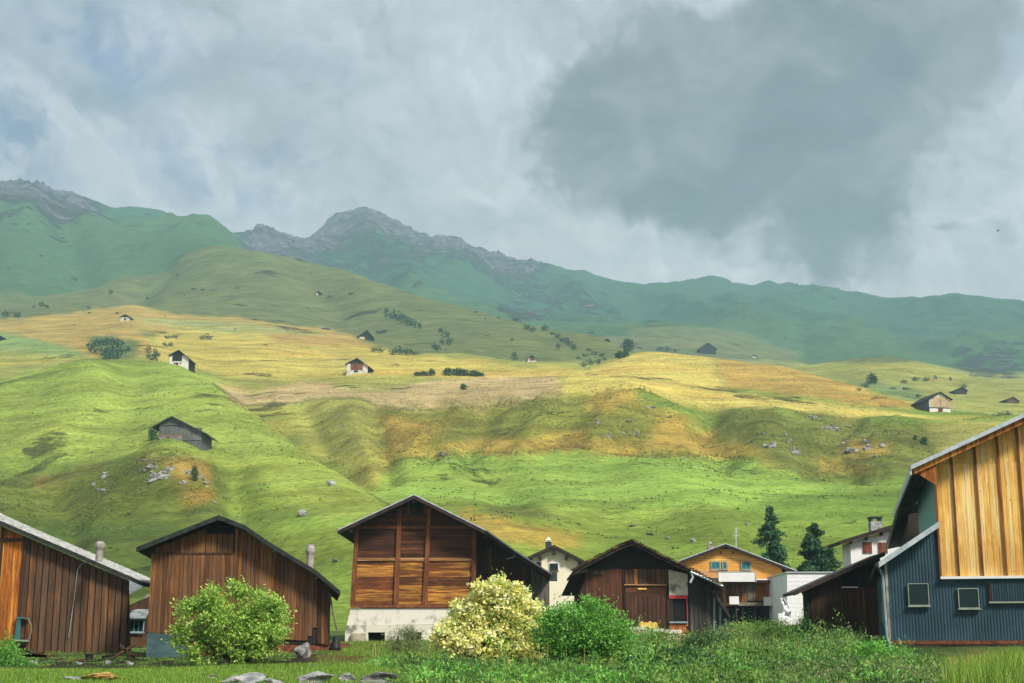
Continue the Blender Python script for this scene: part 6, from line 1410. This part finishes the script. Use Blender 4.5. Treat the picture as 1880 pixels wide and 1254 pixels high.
def row(pts, label, group, lo=400, hi=4500, meshes=None):
    for i, (x, yb, w, h_) in enumerate(sorted(pts)):
        t_ = label + (', leftmost of its group' if i == 0 else ', rightmost of its group' if i == len(pts) - 1 else ', ' + ORDW[i] + ' from the left')
        bush(x, yb, w, h_, t_, group, lo, meshes, hi=hi)
row([(768, 690, 18, 7), (780, 690, 18, 8), (792, 690, 16, 12), (824, 690, 22, 15), (838, 690, 24, 14), (853, 690, 22, 12), (868, 690, 22, 10), (882, 691, 20, 7)], 'dark bush in the long low row above the mown field', 'bushes in a low row on the yellow terrace', meshes=BUSHN)
row([(945, 662, 12, 17), (1024, 642, 10, 13), (797, 640, 14, 9), (803, 645, 14, 10), (810, 612, 14, 10), (818, 620, 16, 14), (824, 634, 14, 14), (812, 634, 12, 12)], 'dark bush standing on the slope right of the black roofed barn', 'bushes on the slope right of the black roofed barn', 500)
row([(695, 613, 14, 6), (705, 612, 14, 7), (686, 646, 14, 8), (699, 647, 16, 9), (722, 652, 18, 9), (735, 651, 20, 14), (750, 652, 20, 12), (764, 652, 16, 7)], 'low dark bush above the yellow meadow', 'low bushes between yellow meadow and middle slope', 600)
row([(1000, 608, 17, 13), (946, 590, 15, 7), (967, 605, 14, 9), (978, 609, 14, 9), (1016, 616, 12, 8), (1025, 621, 14, 10), (1034, 628, 14, 10), (1044, 635, 16, 12), (1054, 643, 16, 12), (1040, 626, 10, 8), (1072, 674, 14, 9), (1085, 670, 16, 10), (1097, 668, 14, 10), (1075, 655, 12, 6), (1090, 652, 14, 8), (1104, 655, 12, 7), (1082, 645, 10, 6), (1085, 613, 14, 5), (1110, 662, 10, 6), (873, 575, 8, 4), (915, 585, 8, 4), (940, 625, 8, 4), (1062, 660, 10, 6)],
    'dark bush on the far bushy spur', 'bushes on the far bushy spur', 600)
row([(165, 640, 20, 12), (178, 636, 22, 14), (192, 634, 22, 14), (206, 634, 22, 14), (220, 638, 22, 14), (170, 650, 22, 14), (186, 652, 24, 16), (203, 650, 24, 16), (220, 652, 22, 14), (212, 660, 22, 12), (196, 660, 22, 12), (234, 646, 14, 10)], 'scrub bush of the thicket below the orange field', 'scrub thicket below the orange field', 500)
row([(273, 648, 14, 13), (284, 662, 20, 20), (276, 660, 16, 12), (309, 622, 14, 7), (320, 621, 16, 7), (303, 637, 12, 9), (313, 636, 12, 8), (372, 624, 14, 8), (383, 624, 16, 10)], 'dark bush on the terrace left of the yellow meadow', 'bushes on the terrace left of the yellow meadow', 500)
row([(203, 541, 10, 10), (77, 564, 14, 10), (86, 566, 10, 7), (31, 583, 18, 10), (10, 582, 20, 12), (62, 566, 8, 5), (163, 567, 9, 6), (75, 472, 9, 4), (14, 497, 7, 4), (135, 515, 14, 5), (270, 550, 8, 5), (164, 576, 8, 3), (325, 505, 7, 3), (355, 533, 12, 4), (372, 533, 10, 3), (436, 530, 7, 3), (215, 577, 8, 4), (645, 541, 12, 4), (606, 547, 12, 4)], 'small dark bush high on the left hill', 'bushes high on the left hill', 900)
row([(1212, 644, 14, 8), (1226, 645, 18, 9), (1240, 646, 12, 6), (1590, 712, 14, 8), (1578, 718, 10, 6), (1660, 705, 14, 8), (1680, 700, 16, 8), (1700, 700, 14, 7), (1745, 700, 6, 8), (1718, 697, 7, 8), (1690, 740, 10, 6), (1685, 730, 10, 6), (1770, 712, 14, 6), (1835, 768, 24, 8), (1850, 766, 20, 10), (1665, 716, 16, 5), (1640, 715, 14, 4)], 'dark bush on the far slopes at the right', 'bushes on the far slopes at the right', 400)
row([(1698, 817, 16, 14), (1680, 808, 10, 8)], 'greyish bush on the right slope near the golden gable', 'bushes on the right slope near the gable', 200, meshes=BUSHN)

# ================================================================== foreground stones and clutter
for x, yb, w, h_, lb_ in [(440, 1256, 74, 20, 'large grey boulder at the bottom edge left of centre'), (500, 1258, 34, 14, 'small grey boulder right of the large bottom boulder'), (576, 1254, 72, 24, 'mossy grey boulder at the bottom edge, widest of the row'),
                          (636, 1252, 34, 20, 'grey boulder with a yellow patch between two larger ones'), (694, 1256, 76, 26, 'pale flat topped boulder, rightmost of the bottom row'), (556, 1208, 34, 32, 'rounded grey boulder at the right side of the lime green shrub'),
                          (390, 1246, 22, 9, 'small pinkish stone in the bottom grass')]:
    rock(x, yb, w, h_, meshes=ROCKN, label=lb_, lo=24, hi=70, name='boulder')
o = rock(182, 1250, 62, 20, meshes=[rockmesh('yellow_boulder_shape', 'stone_y', 21, 4, .6, .3)], label='low yellow brown boulder in the bottom left grass', lo=24, hi=70, name='boulder')
o = rock(135, 1249, 44, 8, meshes=ROCKN, label='low whitish stone left of the yellow brown boulder', lo=24, hi=70, name='boulder')
t_ = root('trough', at(128, 1222, 52), 'rusty iron trough lying before the left edge barn', 'trough')
F = Fac(132, 1232, 52, 0)
m = MB(); F.slabpx(m, [(122, 1234), (146, 1234), (154, 1213), (112, 1212)], -.5, .3); m.build('tub', M['rusty'], t_); m = MB(); F.rect(m, 110, 1211, 156, 1213.5, .3, .36); m.build('rim', M['rusty'], t_)
m = MB(); c_ = at(163, 1222, 53); m.tube([(c_.x, c_.y, ground(c_.x, c_.y) - .05), (c_.x, c_.y, at(163, 1201, 53).z)], .14, 14); m.tube([(c_.x, c_.y, at(163, 1203, 53).z), (c_.x, c_.y, at(163, 1200.5, 53).z)], .165, 14)
m.build('barrel', M['black'], None, label='narrow black barrel standing right of the rusty trough', cat='barrel', loc=c_)
rnd = random.Random(9)
for i in range(12):
    x = rnd.uniform(45, 255); p = at(x, 1222, 54); p.z = ground(p.x, p.y); m = MB(); 
    if i % 3: a = rnd.uniform(-.5, .5); L_ = rnd.uniform(.4, 1.2); m.prism([p + Vector((-L_ / 2, 0, .02 + max(0, a))), p + Vector((L_ / 2, 0, .02 + max(0, -a))), p + Vector((L_ / 2, 0, .12 + max(0, -a))), p + Vector((-L_ / 2, 0, .12 + max(0, a)))], [q + Vector((0, .2, 0)) for q in (p + Vector((-L_ / 2, 0, .02 + max(0, a))), p + Vector((L_ / 2, 0, .02 + max(0, -a))), p + Vector((L_ / 2, 0, .12 + max(0, -a))), p + Vector((-L_ / 2, 0, .12 + max(0, a))))]); m.build('plank', M[rnd.choice(['brown_dk', 'black_w', 'rust'])], None, label='old plank dumped at the foot of the left edge barn', cat='plank', group='dumped planks at the left barn', loc=p)
    else: rock(x, 1222, rnd.uniform(10, 20), rnd.uniform(8, 13), meshes=ROCKN, label='dark stone heaped at the foot of the left edge barn', group='stones heaped at the left barn', lo=24, hi=70)
# slabs, sacks and blocks before the mossy roofed barn
F = Fac(1200, 1164, 84, 0)
t_ = root('stone_terrace', F.P(F.px(1230, 1175)), 'pale stone slab terrace in front of the mossy roofed barn', 'terrace')
for x0_, x1_, y0_, y1_, mt_ in [(1154, 1192, 1151, 1156, 'plaster_old'), (1193, 1220, 1154, 1160, 'plaster'), (1221, 1252, 1156, 1163, 'plaster'), (1160, 1206, 1157, 1164, 'cement'), (1234, 1262, 1164, 1172, 'cement'), (1263, 1298, 1169, 1176, 'pinkblock'), (1298, 1322, 1171, 1177, 'brick'), (1242, 1288, 1176, 1182, 'pinkblock')]:
    m = MB(); F.rect(m, x0_, y0_, x1_, y1_, -.3 + random.uniform(0, .2), random.uniform(.5, .9)); m.build('slab', M[mt_], t_)
rock(1225, 1182, 56, 22, meshes=[rockmesh('mound_shape', 'cement', 23, 4, .6, .3)], label='rounded beige rock mound under the white slabs', lo=24, hi=90, name='boulder')
for i, (x0_, x1_) in enumerate([(1174.5, 1182), (1182.5, 1189), (1189.5, 1198), (1198.5, 1207)]):
    m = MB(); a = F.px(x0_, 1154, .5); b = F.px(x1_, 1141 + (i % 2) * 1.5, .5)
    w = b[0] - a[0]; hh_ = b[1] - a[1]; F.slab(m, [(a[0], a[1]), (b[0], a[1]), (b[0] + .02, a[1] + hh_ * .75), (b[0] - w * .2, b[1]), (a[0] + w * .25, b[1]), (a[0] - .02, a[1] + hh_ * .7)], .1, .5)
    o = m.build('sack', M['yellow'], None, label='yellow sack standing in a row before the barn door', cat='sack', group='yellow sacks before the barn door', loc=F.P(a, .3))
    bv = o.modifiers.new('soft', 'BEVEL'); bv.width = .05; bv.segments = 3
p = at(616, 1172, 60); p.z = ground(p.x, p.y)
m = MB(); m.tube([p, p + Vector((0, 0, .15)), p + Vector((.02, 0, .4)), p + Vector((0, 0, .55))], .26, 10, r1=.08); m.build('bundle', M['black'], None, label='dark bundle hanging at the right end of the curved roof barn', cat='bundle', loc=p, smooth=True)
# bird
bp0 = at(1832, 424, 160); m = MB()
m.tube([bp0 + Vector((-.16, 0, 0)), bp0 + Vector((-.05, 0, .0)), bp0 + Vector((.08, 0, .01)), bp0 + Vector((.17, 0, .03))], .05, 8, r1=.02)
bd = m.build('bird', M['black'], None, label='small dark bird flying in the sky at the right', cat='bird', loc=bp0, smooth=True)
for s_ in (-1, 1):
    m = MB(); m.prism([bp0 + Vector((-.05, s_ * .03, .01)), bp0 + Vector((.08, s_ * .03, .01)), bp0 + Vector((.05, s_ * .22, .10)), bp0 + Vector((-.04, s_ * .34, .04)), bp0 + Vector((-.06, s_ * .2, .09))], [q + Vector((0, 0, .012)) for q in [bp0 + Vector((-.05, s_ * .03, .01)), bp0 + Vector((.08, s_ * .03, .01)), bp0 + Vector((.05, s_ * .22, .10)), bp0 + Vector((-.04, s_ * .34, .04)), bp0 + Vector((-.06, s_ * .2, .09))]])
    m.build('wing', M['black'], bd)

# ---- tussocks over the hillsides: tufts standing proud of the turf
rng = np.random.default_rng(77)
PXg, PYg = project(GX, GY, TZ)
ok = (GY > 114) & (GY < 900) & (PXg > -60) & (PXg < 1940)
wgt = ok * (.25 + 1.2 * rough) * np.clip((GY - 130) / 220, .12, 1) * (np.maximum(GY, 1) / 300) ** .3; wgt = (wgt / wgt.sum()).ravel()
pick = rng.choice(wgt.size, 30000, p=wgt); X = GX.ravel()[pick] + rng.normal(size=len(pick)) * .6; Y = GY.ravel()[pick] * (1 + rng.normal(size=len(pick)) * .002)
keep = fbm(X / 9, Y / 14, 3, 66) > -.05; X = X[keep]; Y = Y[keep]
def tufts(name, label, X, Y, mat, size):
    per = 4; n = len(X); z = ground(X, Y); u = rng.normal(size=(n, per, 3)); u[..., 2] = np.abs(u[..., 2]) * .6
    sc = size * rng.uniform(.5, 1.4, n)[:, None, None]
    p = (np.stack([X, Y, z], 1)[:, None] + u * sc * np.array([.9, .9, .3])).reshape(-1, 3); nn = (u * .4 + np.array([0, 0, 1.])).reshape(-1, 3); nn /= np.linalg.norm(nn, axis=1)[:, None]
    v, f, tt = leaves(p, nn, size * 1.1, size * .5, np.repeat(rng.random(n), per), .3, rng); link(mesh_np(name, v, f, LM[mat], tt), name, None, 'stuff', label=label)
cr = cov[..., 0] / cov[..., 1]; crp = cr.ravel()[pick][keep]; h_ = ~((crp > .95) & (rng.random(len(X)) < .5))
KC = 0.8
LM['tuft'] = leafmat('tuft_leaves', C(66, 88, 34), C(104, 124, 50), C(146, 148, 74), .2); LM['tuftdry'] = leafmat('dry_tuft_leaves', C(140, 124, 56), C(178, 160, 78), C(206, 190, 110), .2)
tufts('green_tussocks', 'dark green grass tussocks all over the hillsides', X[h_], Y[h_], 'tuft', .38)
tufts('dry_tussocks', 'straw coloured grass tussocks all over the hillsides', X[~h_], Y[~h_], 'tuftdry', .40)
